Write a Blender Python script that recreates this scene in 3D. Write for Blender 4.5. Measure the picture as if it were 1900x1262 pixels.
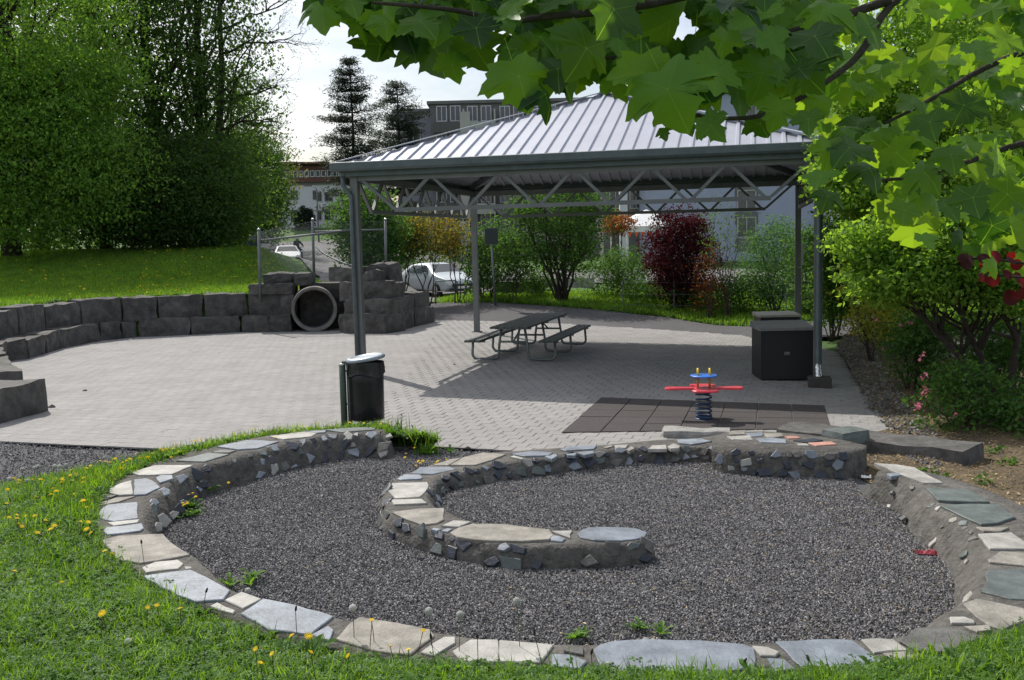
import bpy, math, random
import numpy as np
from mathutils import Vector, Matrix, noise as mnoise
R = math.radians
scene = bpy.context.scene
for o in list(bpy.data.objects): bpy.data.objects.remove(o)

# ---------------------------------------------------------------- camera
FPX, PITCH, ROLL, EYE = 1857.1, .1013, .024, 2.5
cd = bpy.data.cameras.new('camera'); cam = bpy.data.objects.new('camera', cd)
scene.collection.objects.link(cam); scene.camera = cam
cd.sensor_width = 36; cd.lens = FPX / 1900 * 36; cd.clip_start = .05; cd.clip_end = 2000
_c, _s = math.cos(ROLL), math.sin(ROLL); _cp, _sp = math.cos(PITCH), math.sin(PITCH)
RT = Vector((1, 0, 0)); UP = Vector((0, _sp, _cp)); FW = Vector((0, _cp, -_sp))
cr = RT * _c - UP * _s; cu = RT * _s + UP * _c
M3 = Matrix((cr, cu, -FW)).transposed()
cam.matrix_world = Matrix.Translation((0, 0, EYE)) @ M3.to_4x4()

# ---------------------------------------------------------------- sky and sun
SUN = Vector((-1.82, 2.92, 3.93)).normalized()
world = bpy.data.worlds.new('World'); scene.world = world; world.use_nodes = True
nt = world.node_tree; nt.nodes.clear()
def N(t, **k):
    n = nt.nodes.new(t)
    for a, b in k.items(): setattr(n, a, b)
    return n
sky = N('ShaderNodeTexSky', sky_type='NISHITA', sun_disc=False)
sky.sun_elevation = math.asin(SUN.z); sky.sun_rotation = math.atan2(SUN.x, SUN.y); sky.dust_density = 2.5; sky.air_density = 1.0
bg1 = N('ShaderNodeBackground'); bg1.inputs[1].default_value = .13
nt.links.new(sky.outputs[0], bg1.inputs[0])
tc = N('ShaderNodeTexCoord'); mp = N('ShaderNodeMapping'); mp.inputs['Scale'].default_value = (1, 1, 2.6)
nz = N('ShaderNodeTexNoise'); nz.inputs['Scale'].default_value = 2.3; nz.inputs['Detail'].default_value = 7; nz.inputs['Roughness'].default_value = .55
rmp = N('ShaderNodeValToRGB'); rmp.color_ramp.elements[0].position = .47; rmp.color_ramp.elements[1].position = .60
nz2 = N('ShaderNodeTexNoise'); nz2.inputs['Scale'].default_value = 5; nz2.inputs['Detail'].default_value = 5
r2 = N('ShaderNodeValToRGB'); r2.color_ramp.elements[0].color = (.93, .95, .99, 1); r2.color_ramp.elements[1].color = (1.0, 1.0, 1.0, 1)
r2.color_ramp.elements[0].position = .3; r2.color_ramp.elements[1].position = .6
bg2 = N('ShaderNodeBackground'); bg2.inputs[1].default_value = 1.25
mix = N('ShaderNodeMixShader'); out = N('ShaderNodeOutputWorld')
L = nt.links.new
L(tc.outputs['Generated'], mp.inputs[0]); L(mp.outputs[0], nz.inputs[0]); L(mp.outputs[0], nz2.inputs[0])
L(nz.outputs[0], rmp.inputs[0]); L(nz2.outputs[0], r2.inputs[0]); L(r2.outputs[0], bg2.inputs[0])
L(rmp.outputs[0], mix.inputs[0]); L(bg1.outputs[0], mix.inputs[1]); L(bg2.outputs[0], mix.inputs[2]); L(mix.outputs[0], out.inputs[0])
sl = bpy.data.lights.new('sun', 'SUN'); sl.energy = 4.4; sl.angle = R(.5); sl.color = (1, .95, .87)
so = bpy.data.objects.new('sun', sl); scene.collection.objects.link(so)
so.rotation_euler = (-SUN).to_track_quat('-Z', 'Y').to_euler()
vs = scene.view_settings; vs.view_transform = 'Standard'; vs.look = 'None'; vs.exposure = 0; vs.gamma = 1; vs.use_curve_mapping = False

# ---------------------------------------------------------------- helpers
COL = scene.collection
def ray(px, py):
    a, b = px - 950, py - 631
    u = a * _c - b * _s; v = a * _s + b * _c
    return np.array([u, FPX * _cp - v * _sp, -FPX * _sp - v * _cp])
def plaza(x, y=0): return -.024 * min(max(x + 2, 0), 11)
def G(px, py, dz=0., hf=None):
    hf = hf or plaza
    d = ray(px, py); z = dz
    for _ in range(14):
        t = (z - EYE) / d[2]; p = d * t; z = .5 * z + .5 * (hf(p[0], p[1]) + dz)
    return Vector((p[0], p[1], EYE + p[2]))
def P(px, py, Y):
    d = ray(px, py); t = Y / d[1]; return Vector((d[0] * t, Y, EYE + d[2] * t))
def sm(t): t = min(max(t, 0), 1); return t * t * (3 - 2 * t)

class MB:
    def __init__(s): s.v = []; s.f = []
    def add(s, vs, fs):
        n = len(s.v); s.v += [tuple(v) for v in vs]; s.f += [tuple(i + n for i in f) for f in fs]; return s
    def box(s, c, size, rot=0, M=None):
        x, y, z = size[0] / 2, size[1] / 2, size[2] / 2
        vs = [Vector((i * x, j * y, k * z)) for k in (-1, 1) for j in (-1, 1) for i in (-1, 1)]
        m = M or Matrix.Rotation(rot, 3, 'Z'); c = Vector(c)
        return s.add([m @ v + c for v in vs], [(0, 2, 3, 1), (4, 5, 7, 6), (0, 1, 5, 4), (2, 6, 7, 3), (0, 4, 6, 2), (1, 3, 7, 5)])
    def beam(s, a, b, w, h, up=(0, 0, 1)):
        a, b = Vector(a), Vector(b); d = (b - a).normalized(); u = Vector(up)
        if abs(d.dot(u)) > .95: u = Vector((1, 0, 0))
        r = d.cross(u).normalized(); u = r.cross(d)
        vs = [p + r * (i * w / 2) + u * (j * h / 2) for p in (a, b) for j in (-1, 1) for i in (-1, 1)]
        return s.add(vs, [(0, 2, 3, 1), (4, 5, 7, 6), (0, 1, 5, 4), (2, 6, 7, 3), (0, 4, 6, 2), (1, 3, 7, 5)])
    def tube(s, pts, rad, n=8, cap=True):
        pts = [Vector(p) for p in pts]; m = len(pts)
        rads = rad if isinstance(rad, (list, tuple)) else [rad] * m
        vs = []; u = None
        for i, p in enumerate(pts):
            t = (pts[min(i + 1, m - 1)] - pts[max(i - 1, 0)])
            if t.length < 1e-9: t = Vector((0, 0, 1))
            t.normalize()
            if u is None: u = t.orthogonal().normalized()
            else:
                u = u - t * u.dot(t)
                u = u.normalized() if u.length > 1e-6 else t.orthogonal().normalized()
            w = t.cross(u)
            for k in range(n):
                a = 2 * math.pi * k / n; vs.append(p + (u * math.cos(a) + w * math.sin(a)) * rads[i])
        fs = [(i * n + k, i * n + (k + 1) % n, (i + 1) * n + (k + 1) % n, (i + 1) * n + k) for i in range(m - 1) for k in range(n)]
        if cap: fs += [tuple(range(n - 1, -1, -1)), tuple((m - 1) * n + k for k in range(n))]
        return s.add(vs, fs)
    def lathe(s, prof, c=(0, 0, 0), n=24, M=None):
        vs = []; c = Vector(c)
        for r_, z in prof:
            for k in range(n):
                a = 2 * math.pi * k / n; v = Vector((r_ * math.cos(a), r_ * math.sin(a), z))
                vs.append((M @ v if M else v) + c)
        m = len(prof)
        fs = [(i * n + k, i * n + (k + 1) % n, (i + 1) * n + (k + 1) % n, (i + 1) * n + k) for i in range(m - 1) for k in range(n)]
        fs += [tuple(range(n - 1, -1, -1)), tuple((m - 1) * n + k for k in range(n))]
        return s.add(vs, fs)
    def prism(s, poly, z0, z1, bev=0., zf=None):
        """upright prism over a 2D polygon with a bevelled top rim; zf(x,y) adds height"""
        n = len(poly); A = sum(poly[i][0] * poly[(i + 1) % n][1] - poly[(i + 1) % n][0] * poly[i][1] for i in range(n))
        if A < 0: poly = poly[::-1]
        zf = zf or (lambda x, y: 0)
        cx = sum(p[0] for p in poly) / n; cy = sum(p[1] for p in poly) / n
        vs = [(x, y, z0 + zf(x, y)) for x, y in poly] + [(x, y, z1 - bev + zf(x, y)) for x, y in poly]
        fs = [tuple(range(n - 1, -1, -1))] + [(i, (i + 1) % n, n + (i + 1) % n, n + i) for i in range(n)]
        if bev > 0:
            for x, y in poly:
                d = math.hypot(x - cx, y - cy) or 1; k = max(0, 1 - 1.2 * bev / d)
                vs.append((cx + (x - cx) * k, cy + (y - cy) * k, z1 + zf(x, y)))
            fs += [(n + i, n + (i + 1) % n, 2 * n + (i + 1) % n, 2 * n + i) for i in range(n)] + [tuple(2 * n + i for i in range(n))]
        else: fs.append(tuple(n + i for i in range(n)))
        return s.add(vs, fs)
    def build(s, name, mat, parent=None, smooth=False):
        me = bpy.data.meshes.new(name); me.from_pydata(s.v, [], s.f); me.update()
        if smooth: me.polygons.foreach_set('use_smooth', [True] * len(me.polygons))
        return link(name, me, mat, parent)
def link(name, me, mat, parent=None):
    o = bpy.data.objects.new(name, me)
    if mat and not me.materials: me.materials.append(mat)
    COL.objects.link(o)
    if parent: o.parent = parent
    return o
def tag(o, label=None, cat=None, group=None, kind=None):
    if label: o['label'] = label
    if cat: o['category'] = cat
    if group: o['group'] = group
    if kind: o['kind'] = kind
    return o
def empty(name, loc=(0, 0, 0), rz=0, label=None, cat=None, group=None):
    o = bpy.data.objects.new(name, None); COL.objects.link(o); o.location = loc; o.rotation_euler = (0, 0, rz)
    o.empty_display_size = .2
    return tag(o, label, cat, group)
def struct(o): o['kind'] = 'structure'; return o
def copy_tree(o, parent=None):
    c = o.copy(); COL.objects.link(c); c.parent = parent
    for ch in [x for x in bpy.data.objects if x.parent == o]: copy_tree(ch, c)
    return c

# ---------------------------------------------------------------- materials
MATS = {}
def mat(name, col, rough=.8, var=.25, scale=6., bump=0., bscale=60., metal=0., island=0., spec=.5, col2=None, dirt=0., coat=0., dscale=.9):
    m = bpy.data.materials.new(name); m.use_nodes = True; t = m.node_tree; n = t.nodes; l = t.links
    b = n['Principled BSDF']; b.inputs['Roughness'].default_value = rough; b.inputs['Metallic'].default_value = metal
    b.inputs['Specular IOR Level'].default_value = spec; b.inputs['Coat Weight'].default_value = coat
    tc = n.new('ShaderNodeTexCoord'); nz = n.new('ShaderNodeTexNoise'); nz.inputs['Scale'].default_value = scale; nz.inputs['Detail'].default_value = 8; nz.inputs['Roughness'].default_value = .65
    l.new(tc.outputs['Object'], nz.inputs[0])
    r = n.new('ShaderNodeValToRGB'); c = np.array(col); c2 = np.array(col2) if col2 else c * (1 + var)
    r.color_ramp.elements[0].position = .3; r.color_ramp.elements[1].position = .7
    r.color_ramp.elements[0].color = (*(c * (1 - var)), 1); r.color_ramp.elements[1].color = (*c2, 1)
    l.new(nz.outputs[0], r.inputs[0]); last = r.outputs[0]
    if island:
        g = n.new('ShaderNodeNewGeometry'); mr = n.new('ShaderNodeMapRange'); mr.inputs[3].default_value = 1 - island; mr.inputs[4].default_value = 1 + island
        l.new(g.outputs['Random Per Island'], mr.inputs[0]); mx = n.new('ShaderNodeMix'); mx.data_type = 'RGBA'; mx.blend_type = 'MULTIPLY'; mx.inputs[0].default_value = 1
        l.new(last, mx.inputs[6]); l.new(mr.outputs[0], mx.inputs[7]); last = mx.outputs[2]
    if dirt:
        n2 = n.new('ShaderNodeTexNoise'); n2.inputs['Scale'].default_value = dscale; n2.inputs['Detail'].default_value = 9; n2.inputs['Roughness'].default_value = .68; l.new(tc.outputs['Object'], n2.inputs[0])
        r2 = n.new('ShaderNodeValToRGB'); r2.color_ramp.elements[0].position = .38; r2.color_ramp.elements[1].position = .62
        r2.color_ramp.elements[0].color = (1 - dirt, 1 - dirt, 1 - dirt, 1); l.new(n2.outputs[0], r2.inputs[0])
        mx = n.new('ShaderNodeMix'); mx.data_type = 'RGBA'; mx.blend_type = 'MULTIPLY'; mx.inputs[0].default_value = 1
        l.new(last, mx.inputs[6]); l.new(r2.outputs[0], mx.inputs[7]); last = mx.outputs[2]
    l.new(last, b.inputs['Base Color'])
    if bump:
        nb = n.new('ShaderNodeTexNoise'); nb.inputs['Scale'].default_value = bscale; nb.inputs['Detail'].default_value = 6; l.new(tc.outputs['Object'], nb.inputs[0])
        bp = n.new('ShaderNodeBump'); bp.inputs['Strength'].default_value = bump; bp.inputs['Distance'].default_value = .02; l.new(nb.outputs[0], bp.inputs['Height']); l.new(bp.outputs[0], b.inputs['Normal'])
    MATS[name] = m; return m
def leafmat(name, c1, c2, trans=.5, gloss=.35, tcol=None, instance=False, vein=False):
    if c1[1] > c1[0]:
        k = .5 if 'grass' in name or 'clover' in name else 1.
        c1 = (c1[0] * .95, c1[1] * .97, c1[2] + .10 * c1[1] * k); c2 = (c2[0] * .97, c2[1] * .97, c2[2] + .10 * c2[1] * k)
    m = bpy.data.materials.new(name); m.use_nodes = True; t = m.node_tree; n = t.nodes; l = t.links
    for x in list(n):
        if x.type != 'OUTPUT_MATERIAL': n.remove(x)
    o = [x for x in n if x.type == 'OUTPUT_MATERIAL'][0]
    if instance: g = n.new('ShaderNodeObjectInfo'); ro = g.outputs['Random']
    else: g = n.new('ShaderNodeNewGeometry'); ro = g.outputs['Random Per Island']
    r = n.new('ShaderNodeValToRGB'); r.color_ramp.elements[0].color = (*c1, 1); r.color_ramp.elements[1].color = (*c2, 1); l.new(ro, r.inputs[0])
    col = r.outputs[0]
    if vein:
        a = n.new('ShaderNodeAttribute'); a.attribute_name = 'vein'; vr = n.new('ShaderNodeValToRGB'); vr.color_ramp.elements[0].position = .93; vr.color_ramp.elements[1].position = .99
        l.new(a.outputs['Fac'], vr.inputs[0]); mx = n.new('ShaderNodeMix'); mx.data_type = 'RGBA'; mx.inputs[7].default_value = (c2[0] * 1.2 + .01, c2[1] * 1.15 + .01, c2[2] * 1.6 + .005, 1)
        l.new(vr.outputs[0], mx.inputs[0]); l.new(col, mx.inputs[6]); col = mx.outputs[2]
    d = n.new('ShaderNodeBsdfPrincipled'); d.inputs['Roughness'].default_value = 1 - gloss; d.inputs['Specular IOR Level'].default_value = .45 if instance else .16; l.new(col, d.inputs['Base Color'])
    tr = n.new('ShaderNodeBsdfTranslucent'); ml = n.new('ShaderNodeMix'); ml.data_type = 'RGBA'; ml.blend_type = 'MULTIPLY'; ml.inputs[0].default_value = 1
    l.new(col, ml.inputs[6]); ml.inputs[7].default_value = (*(tcol or (1.7, 1.6, .6)), 1); l.new(ml.outputs[2], tr.inputs[0])
    mx = n.new('ShaderNodeMixShader'); mx.inputs[0].default_value = trans; l.new(d.outputs[0], mx.inputs[1]); l.new(tr.outputs[0], mx.inputs[2]); l.new(mx.outputs[0], o.inputs[0])
    MATS[name] = m; return m

M_paver = mat('concrete_paver', (.285, .275, .268), .85, .08, 9, .25, 120, island=.06, dirt=.14)
M_gravel = mat('gravel_bed', (.085, .085, .09), .9, .6, 60, .8, 80)
M_gravelfar = mat('grey_gravel', (.085, .08, .087), .9, .55, 28, .6, 60, dirt=.2)
M_sand = mat('joint_sand', (.25, .24, .23), .95, .2, 20, .3, 80, dirt=.3)
M_soil = mat('soil', (.11, .10, .09), .95, .5, 8, .6, 40)
M_mulch = mat('mulch', (.085, .062, .038), .95, .5, 32, 1.0, 60, col2=(.23, .17, .09), dirt=.45)
M_lawn = mat('lawn_soil', (.03, .085, .010), .9, .4, 5, .6, 30, col2=(.075, .17, .016))
M_asphalt = mat('asphalt', (.16, .155, .155), .9, .15, 3, .3, 90, dirt=.2)
M_granite = mat('granite_block', (.115, .110, .104), .85, .5, 5, 1.0, 16, island=.2, dirt=.45)
M_rockpale = mat('pale_rock', (.27, .265, .25), .85, .3, 7, .9, 30)
M_mortar = mat('mortar', (.115, .108, .098), .95, .5, 11, 1.2, 30, dirt=.35)
M_conc = mat('concrete', (.27, .265, .25), .85, .2, 5, .35, 60, dirt=.25)
M_pipe = mat('concrete_pipe', (.19, .18, .17), .8, .25, 4, .4, 40, dirt=.3)
M_galv = mat('galvanised_steel', (.155, .165, .168), .5, .14, 3, .05, 30, metal=.35)
M_galvd = mat('weathered_zinc', (.10, .125, .135), .55, .2, 5, .05, 30, metal=.3)
M_roof = mat('zinc_roof_sheet', (.37, .39, .45), .45, .05, 2, .03, 20, metal=.45, dirt=.06)
M_under = mat('roof_underside', (.22, .20, .19), .6, .15, 3, metal=.2)
M_rubber = mat('rubber_tile', (.060, .052, .052), .9, .2, 30, .5, 150, dirt=.15, island=.1)
M_wood = mat('stained_wood', (.075, .09, .085), .7, .3, 12, .3, 60)
M_steel = mat('painted_steel', (.15, .17, .165), .45, .12, 5, metal=.4)
M_red = mat('red_plastic', (.62, .045, .07), .35, .06, 4, coat=.2)
M_blue = mat('blue_plastic', (.03, .16, .60), .35, .06, 4, coat=.2)
M_yellow = mat('yellow_plastic', (.75, .50, .03), .35, .05, 4)
M_spring = mat('blue_spring_steel', (.02, .05, .12), .35, .1, 6, metal=.4)
M_black = mat('black_paint', (.012, .013, .015), .55, .2, 8)
M_boxlid = mat('grey_lid', (.20, .20, .20), .6, .15, 5, dirt=.2)
M_boxlid2 = mat('beige_lid', (.42, .40, .34), .6, .12, 5, dirt=.2)
M_bag = mat('black_plastic_bag', (.01, .01, .012), .35, .2, 8, .4, 12)
M_bark = mat('bark', (.045, .035, .028), .95, .4, 12, .8, 40)
M_barkl = mat('smooth_bark', (.09, .075, .055), .9, .35, 12, .6, 40)
M_glass = mat('window_glass', (.03, .04, .05), .12, .2, 2, spec=.8)
M_white = mat('white_render', (.62, .62, .66), .9, .05, 2, .1, 60)
M_lilac = mat('pale_blue_render', (.36, .39, .52), .9, .05, 1, .1, 60, dirt=.05)
M_grey = mat('grey_panel', (.15, .15, .15), .8, .15, 1)
M_greyl = mat('cream_panel', (.40, .41, .37), .8, .1, 1)
M_redw = mat('red_timber', (.13, .06, .048), .8, .2, 4)
M_carw = mat('white_car_paint', (.60, .62, .65), .4, .03, 2, coat=.15)
M_cars = mat('silver_car_paint', (.45, .50, .53), .45, .03, 2, metal=.3, coat=.1)
M_card = mat('dark_car_paint', (.03, .035, .05), .2, .05, 2, coat=.6)
M_tyre = mat('tyre_rubber', (.02, .02, .02), .9, .2, 8)
M_chrome = mat('bright_metal', (.6, .6, .6), .25, .05, 4, metal=.9)
M_lamp = mat('headlight_glass', (.75, .78, .8), .1, .05, 4)
M_skin = mat('skin', (.45, .28, .2), .6, .08, 8)
M_cloth = mat('dark_jacket', (.015, .018, .03), .9, .2, 8)
M_canvas = mat('white_canvas', (.75, .75, .75), .8, .05, 4)
M_orange = mat('orange_fabric', (.75, .12, .03), .8, .1, 5)
M_dark = mat('dark_sign', (.025, .035, .035), .5, .1, 5)
S_white = mat('white_marble', (.41, .40, .37), .6, .12, 12, .2, 60, dirt=.38, dscale=4.5)
S_beige = mat('beige_limestone', (.30, .28, .245), .75, .28, 8, .35, 50, dirt=.38, dscale=4.5)
S_blue = mat('blue_grey_slate', (.22, .25, .295), .5, .16, 6, .2, 40, dirt=.38, dscale=4.5)
S_bluel = mat('pale_blue_marble', (.27, .305, .35), .5, .12, 9, .2, 40, dirt=.38, dscale=4.5)
S_green = mat('green_slate', (.13, .155, .15), .55, .25, 6, .25, 40, dirt=.38, dscale=4.5)
S_dark = mat('dark_slate', (.038, .045, .065), .45, .35, 8, .3, 40, dirt=.38, dscale=4.5)
S_grey = mat('grey_stone', (.13, .128, .122), .7, .25, 9, .4, 40, dirt=.38, dscale=4.5)
S_pink = mat('pink_marble', (.50, .26, .20), .6, .12, 9, .2, 40, dirt=.38, dscale=4.5)
L_beech = leafmat('beech_leaves', (.10, .20, .025), (.22, .38, .05), .6)
L_dark = leafmat('dark_tree_leaves', (.045, .095, .02), (.11, .20, .035), .5)
L_bush = leafmat('bush_leaves', (.04, .10, .015), (.10, .21, .03), .5)
L_pine = leafmat('pine_needles', (.018, .032, .018), (.045, .065, .035), .2)
L_maple = leafmat('small_maple_leaves', (.09, .19, .015), (.26, .42, .04), .62)
L_shrub = leafmat('shrub_leaves', (.04, .105, .018), (.11, .22, .035), .45)
L_yel = leafmat('yellow_orange_leaves', (.07, .13, .02), (.30, .20, .03), .5)
L_yelg = leafmat('yellow_green_leaves', (.20, .26, .02), (.42, .40, .04), .5)
L_purple = leafmat('purple_leaves', (.022, .006, .010), (.085, .018, .022), .35, tcol=(2, .6, .6))
L_orange = leafmat('orange_brown_leaves', (.16, .06, .02), (.32, .12, .05), .4)
L_pinkf = leafmat('pink_petals', (.70, .15, .25), (.85, .35, .42), .3, tcol=(1, 1, 1))
L_big = leafmat('maple_leaf', (.016, .055, .008), (.11, .24, .014), .55, .58, tcol=(3.2, 2.5, .5), instance=True, vein=True)
L_bigs = leafmat('maple_leaf_mass', (.035, .11, .010), (.14, .27, .02), .58, .45, tcol=(3.0, 2.3, .5))
L_red = leafmat('red_round_leaf', (.03, .004, .006), (.11, .008, .01), .5, .4, tcol=(2.6, 1.2, .9), instance=True)
L_grass = leafmat('grass_blade', (.06, .14, .010), (.23, .40, .022), .52, .4, instance=True)
L_clover = leafmat('clover_leaf', (.035, .105, .012), (.14, .29, .022), .45, .4, instance=True)
L_dand = leafmat('dandelion_petal', (.85, .62, .015), (.95, .74, .03), .2, .2, tcol=(1, 1, 1), instance=True)
L_puff = leafmat('seed_fluff', (.62, .62, .60), (.74, .74, .72), .5, .1, tcol=(1, 1, 1), instance=True)
L_stem = leafmat('flower_stem', (.10, .10, .03), (.12, .16, .04), .3, instance=True)
def stonemat(name, c1, c2, rough=.8):
    m = bpy.data.materials.new(name); m.use_nodes = True; t = m.node_tree; n = t.nodes; b = n['Principled BSDF']; b.inputs['Roughness'].default_value = rough
    g = n.new('ShaderNodeObjectInfo'); r = n.new('ShaderNodeValToRGB'); r.color_ramp.elements[0].color = (*c1, 1); r.color_ramp.elements[1].color = (*c2, 1)
    e = r.color_ramp.elements.new(.85); e.color = tuple((a * .55 + b_ * .45) for a, b_ in zip(c1, c2)) + (1,)
    t.links.new(g.outputs['Random'], r.inputs[0]); t.links.new(r.outputs[0], b.inputs['Base Color']); return m
M_chip = stonemat('gravel_chip', (.07, .068, .072), (.40, .385, .385), .75)
M_cobble = stonemat('rubble_stone', (.07, .068, .066), (.30, .29, .27), .8)
M_litter = stonemat('dry_leaf_litter', (.13, .08, .035), (.60, .46, .24), .8)

# ---------------------------------------------------------------- polygon maths
def inpoly(X, Y, poly):
    X = np.asarray(X, float); Y = np.asarray(Y, float); c = np.zeros(X.shape, bool); n = len(poly)
    for i in range(n):
        x0, y0 = poly[i][0], poly[i][1]; x1, y1 = poly[(i + 1) % n][0], poly[(i + 1) % n][1]
        if y0 == y1: continue
        k = ((y0 > Y) != (y1 > Y)) & (X < (x1 - x0) * (Y - y0) / (y1 - y0) + x0); c ^= k
    return c
def polydist(X, Y, poly, closed=True):
    X = np.asarray(X, float); Y = np.asarray(Y, float); d = np.full(X.shape, 1e9); n = len(poly)
    for i in range(n if closed else n - 1):
        x0, y0 = poly[i][0], poly[i][1]; x1, y1 = poly[(i + 1) % n][0], poly[(i + 1) % n][1]
        dx, dy = x1 - x0, y1 - y0; q = dx * dx + dy * dy + 1e-12
        t = np.clip(((X - x0) * dx + (Y - y0) * dy) / q, 0, 1); d = np.minimum(d, np.hypot(X - x0 - t * dx, Y - y0 - t * dy))
    return d
def resample(pl, step):
    pl = [Vector((p[0], p[1])) for p in pl]; out = [pl[0]]; acc = 0
    for a, b in zip(pl, pl[1:]):
        Ls = (b - a).length
        if Ls < 1e-9: continue
        t = step - acc
        while t < Ls: out.append(a.lerp(b, t / Ls)); t += step
        acc = Ls - (t - step)
    out.append(pl[-1]); return out
def resn(pl, n):
    pl = [Vector(p) for p in pl]; d = [0]
    for a, b in zip(pl, pl[1:]): d.append(d[-1] + (b - a).length)
    out = []; j = 0
    for i in range(n):
        t = d[-1] * i / (n - 1)
        while j < len(pl) - 2 and d[j + 1] < t: j += 1
        out.append(pl[j].lerp(pl[j + 1], (t - d[j]) / max(1e-9, d[j + 1] - d[j])))
    return out
def chaikin(pl, it=2):
    for _ in range(it):
        q = [pl[0]]
        for a, b in zip(pl, pl[1:]): q += [a.lerp(b, .25), a.lerp(b, .75)]
        q.append(pl[-1]); pl = q
    return pl
def bulk(name, V, F, mat, parent=None):
    """V (n,3) array, F (m,k) index array"""
    me = bpy.data.meshes.new(name); m, k = F.shape
    me.vertices.add(len(V)); me.vertices.foreach_set('co', np.asarray(V, np.float32).ravel())
    me.loops.add(m * k); me.loops.foreach_set('vertex_index', F.astype(np.int32).ravel())
    me.polygons.add(m); me.polygons.foreach_set('loop_start', np.arange(0, m * k, k, dtype=np.int32))
    me.update(calc_edges=True); return link(name, me, mat, parent)
PROTO = bpy.data.collections.new('scatter_shapes')
def proto_group(name, meshes):
    c = bpy.data.collections.new(name)
    for me in meshes:
        o = bpy.data.objects.new(me.name, me); c.objects.link(o)
    return c
def scatter(name, pts, coll, smin, smax, tilt=.3, seed=0, full=False, parent=None):
    me = bpy.data.meshes.new(name); me.vertices.add(len(pts)); me.vertices.foreach_set('co', np.asarray(pts, np.float32).ravel()); me.update()
    o = bpy.data.objects.new(name, me); COL.objects.link(o)
    if parent: o.parent = parent
    g = bpy.data.node_groups.new(name + '_scatter', 'GeometryNodeTree')
    g.interface.new_socket('Geometry', in_out='INPUT', socket_type='NodeSocketGeometry'); g.interface.new_socket('Geometry', in_out='OUTPUT', socket_type='NodeSocketGeometry')
    n = g.nodes; l = g.links; gi = n.new('NodeGroupInput'); go = n.new('NodeGroupOutput')
    iop = n.new('GeometryNodeInstanceOnPoints'); ci = n.new('GeometryNodeCollectionInfo'); ci.inputs[0].default_value = coll; ci.inputs['Separate Children'].default_value = True; ci.inputs['Reset Children'].default_value = True
    iop.inputs['Pick Instance'].default_value = True
    rv = n.new('FunctionNodeRandomValue'); rv.data_type = 'FLOAT_VECTOR'
    t = math.pi if full else tilt
    rv.inputs[0].default_value = (-t, -t, 0); rv.inputs[1].default_value = (t, t, 2 * math.pi); rv.inputs['Seed'].default_value = seed
    rs = n.new('FunctionNodeRandomValue'); rs.data_type = 'FLOAT'; rs.inputs[2].default_value = smin; rs.inputs[3].default_value = smax; rs.inputs['Seed'].default_value = seed + 7
    l.new(gi.outputs[0], iop.inputs['Points']); l.new(ci.outputs[0], iop.inputs['Instance']); l.new(rv.outputs[0], iop.inputs['Rotation']); l.new(rs.outputs[1], iop.inputs['Scale']); l.new(iop.outputs[0], go.inputs[0])
    md = o.modifiers.new('scatter', 'NODES'); md.node_group = g
    return o
# ================================================================ layout traced on the ground
rng = np.random.default_rng(5); random.seed(5)
KT = .28   # height of the outer kerb
IT = .17   # height of the inner kerb
def GL(lst, dz): return [G(x, y, dz) for x, y in lst]
ring_out = GL([(738,800),(690,792),(600,795),(520,803),(440,817),(370,832),(315,848),(260,866),(225,885),(197,905),(180,930),(174,960),(180,990),(193,1015),(228,1040),(265,1062),(310,1090),(370,1120),(440,1150),(500,1172),(560,1190),(620,1203),(700,1218),(780,1228),(860,1236),(1000,1246),(1120,1252),(1250,1258),(1400,1258),(1550,1252),(1660,1244),(1760,1222),(1850,1183),(1930,1140),(1995,1085),(2010,1030),(1980,985),(1915,945),(1850,914),(1790,893),(1740,879),(1690,868),(1640,860)], KT)
ring_in = GL([(728,806),(697,800),(605,806),(526,822),(426,848),(359,866),(321,886),(293,913),(268,935),(257,963),(270,987),(307,1000),(355,1030),(426,1098),(486,1112),(617,1146),(680,1154),(803,1170),(847,1181),(1027,1196),(1108,1196),(1190,1192),(1299,1190),(1399,1195),(1439,1191),(1598,1187),(1657,1188),(1697,1172),(1729,1162),(1785,1120),(1812,1106),(1826,1070),(1830,1040),(1832,1018),(1818,991),(1800,970),(1773,955),(1745,937),(1717,915),(1693,893),(1650,877),(1598,866)], KT)
RO = chaikin(resn(ring_out, 60), 1); RI = chaikin(resn(ring_in, 60), 1)
hook_a = GL([(1345,803),(1300,812),(1227,815),(1102,826),(1010,832),(953,836),(897,840),(828,853),(772,871),(734,887),(720,903),(718,918),(722,932),(724,951),(748,966),(779,978),(835,990),(880,1002),(935,1010),(1005,1011),(1071,1008),(1126,1008),(1182,1004),(1218,993)], IT)
hook_b = GL([(1345,828),(1300,828),(1182,830),(1074,840),(990,850),(930,858),(880,868),(848,876),(814,884),(800,895),(793,907),(790,921),(800,936),(828,950),(850,961),(876,970),(911,974),(960,978),(1019,982),(1071,984),(1119,979),(1160,979),(1196,983),(1210,990)], IT)
HA = chaikin(resn(hook_a, 50), 1); HB = chaikin(resn(hook_b, 50), 1)
ringpoly = [(p.x, p.y) for p in RO]
pit = [(p.x, p.y) for p in RO] + [(p.x, p.y) for p in GL([(1500,850),(1345,815),(1100,832),(930,838),(830,833)], 0)]
pavepoly = [(p.x, p.y) for p in [G(-180,812), G(0,821), G(190,831), G(500,836), G(800,831), G(930,838), G(1225,843), G(1500,838), G(1652,800), G(1611,756), G(1579,693), G(1550,650), G(1567,634), G(1406,626), G(1240,614), G(1040,602), G(840,594), G(790,590)]] + [(-5.5,30),(-8,31),(-12,28),(-13,24),(-12,18)]
C0 = (-1.0, 21.0)
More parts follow.
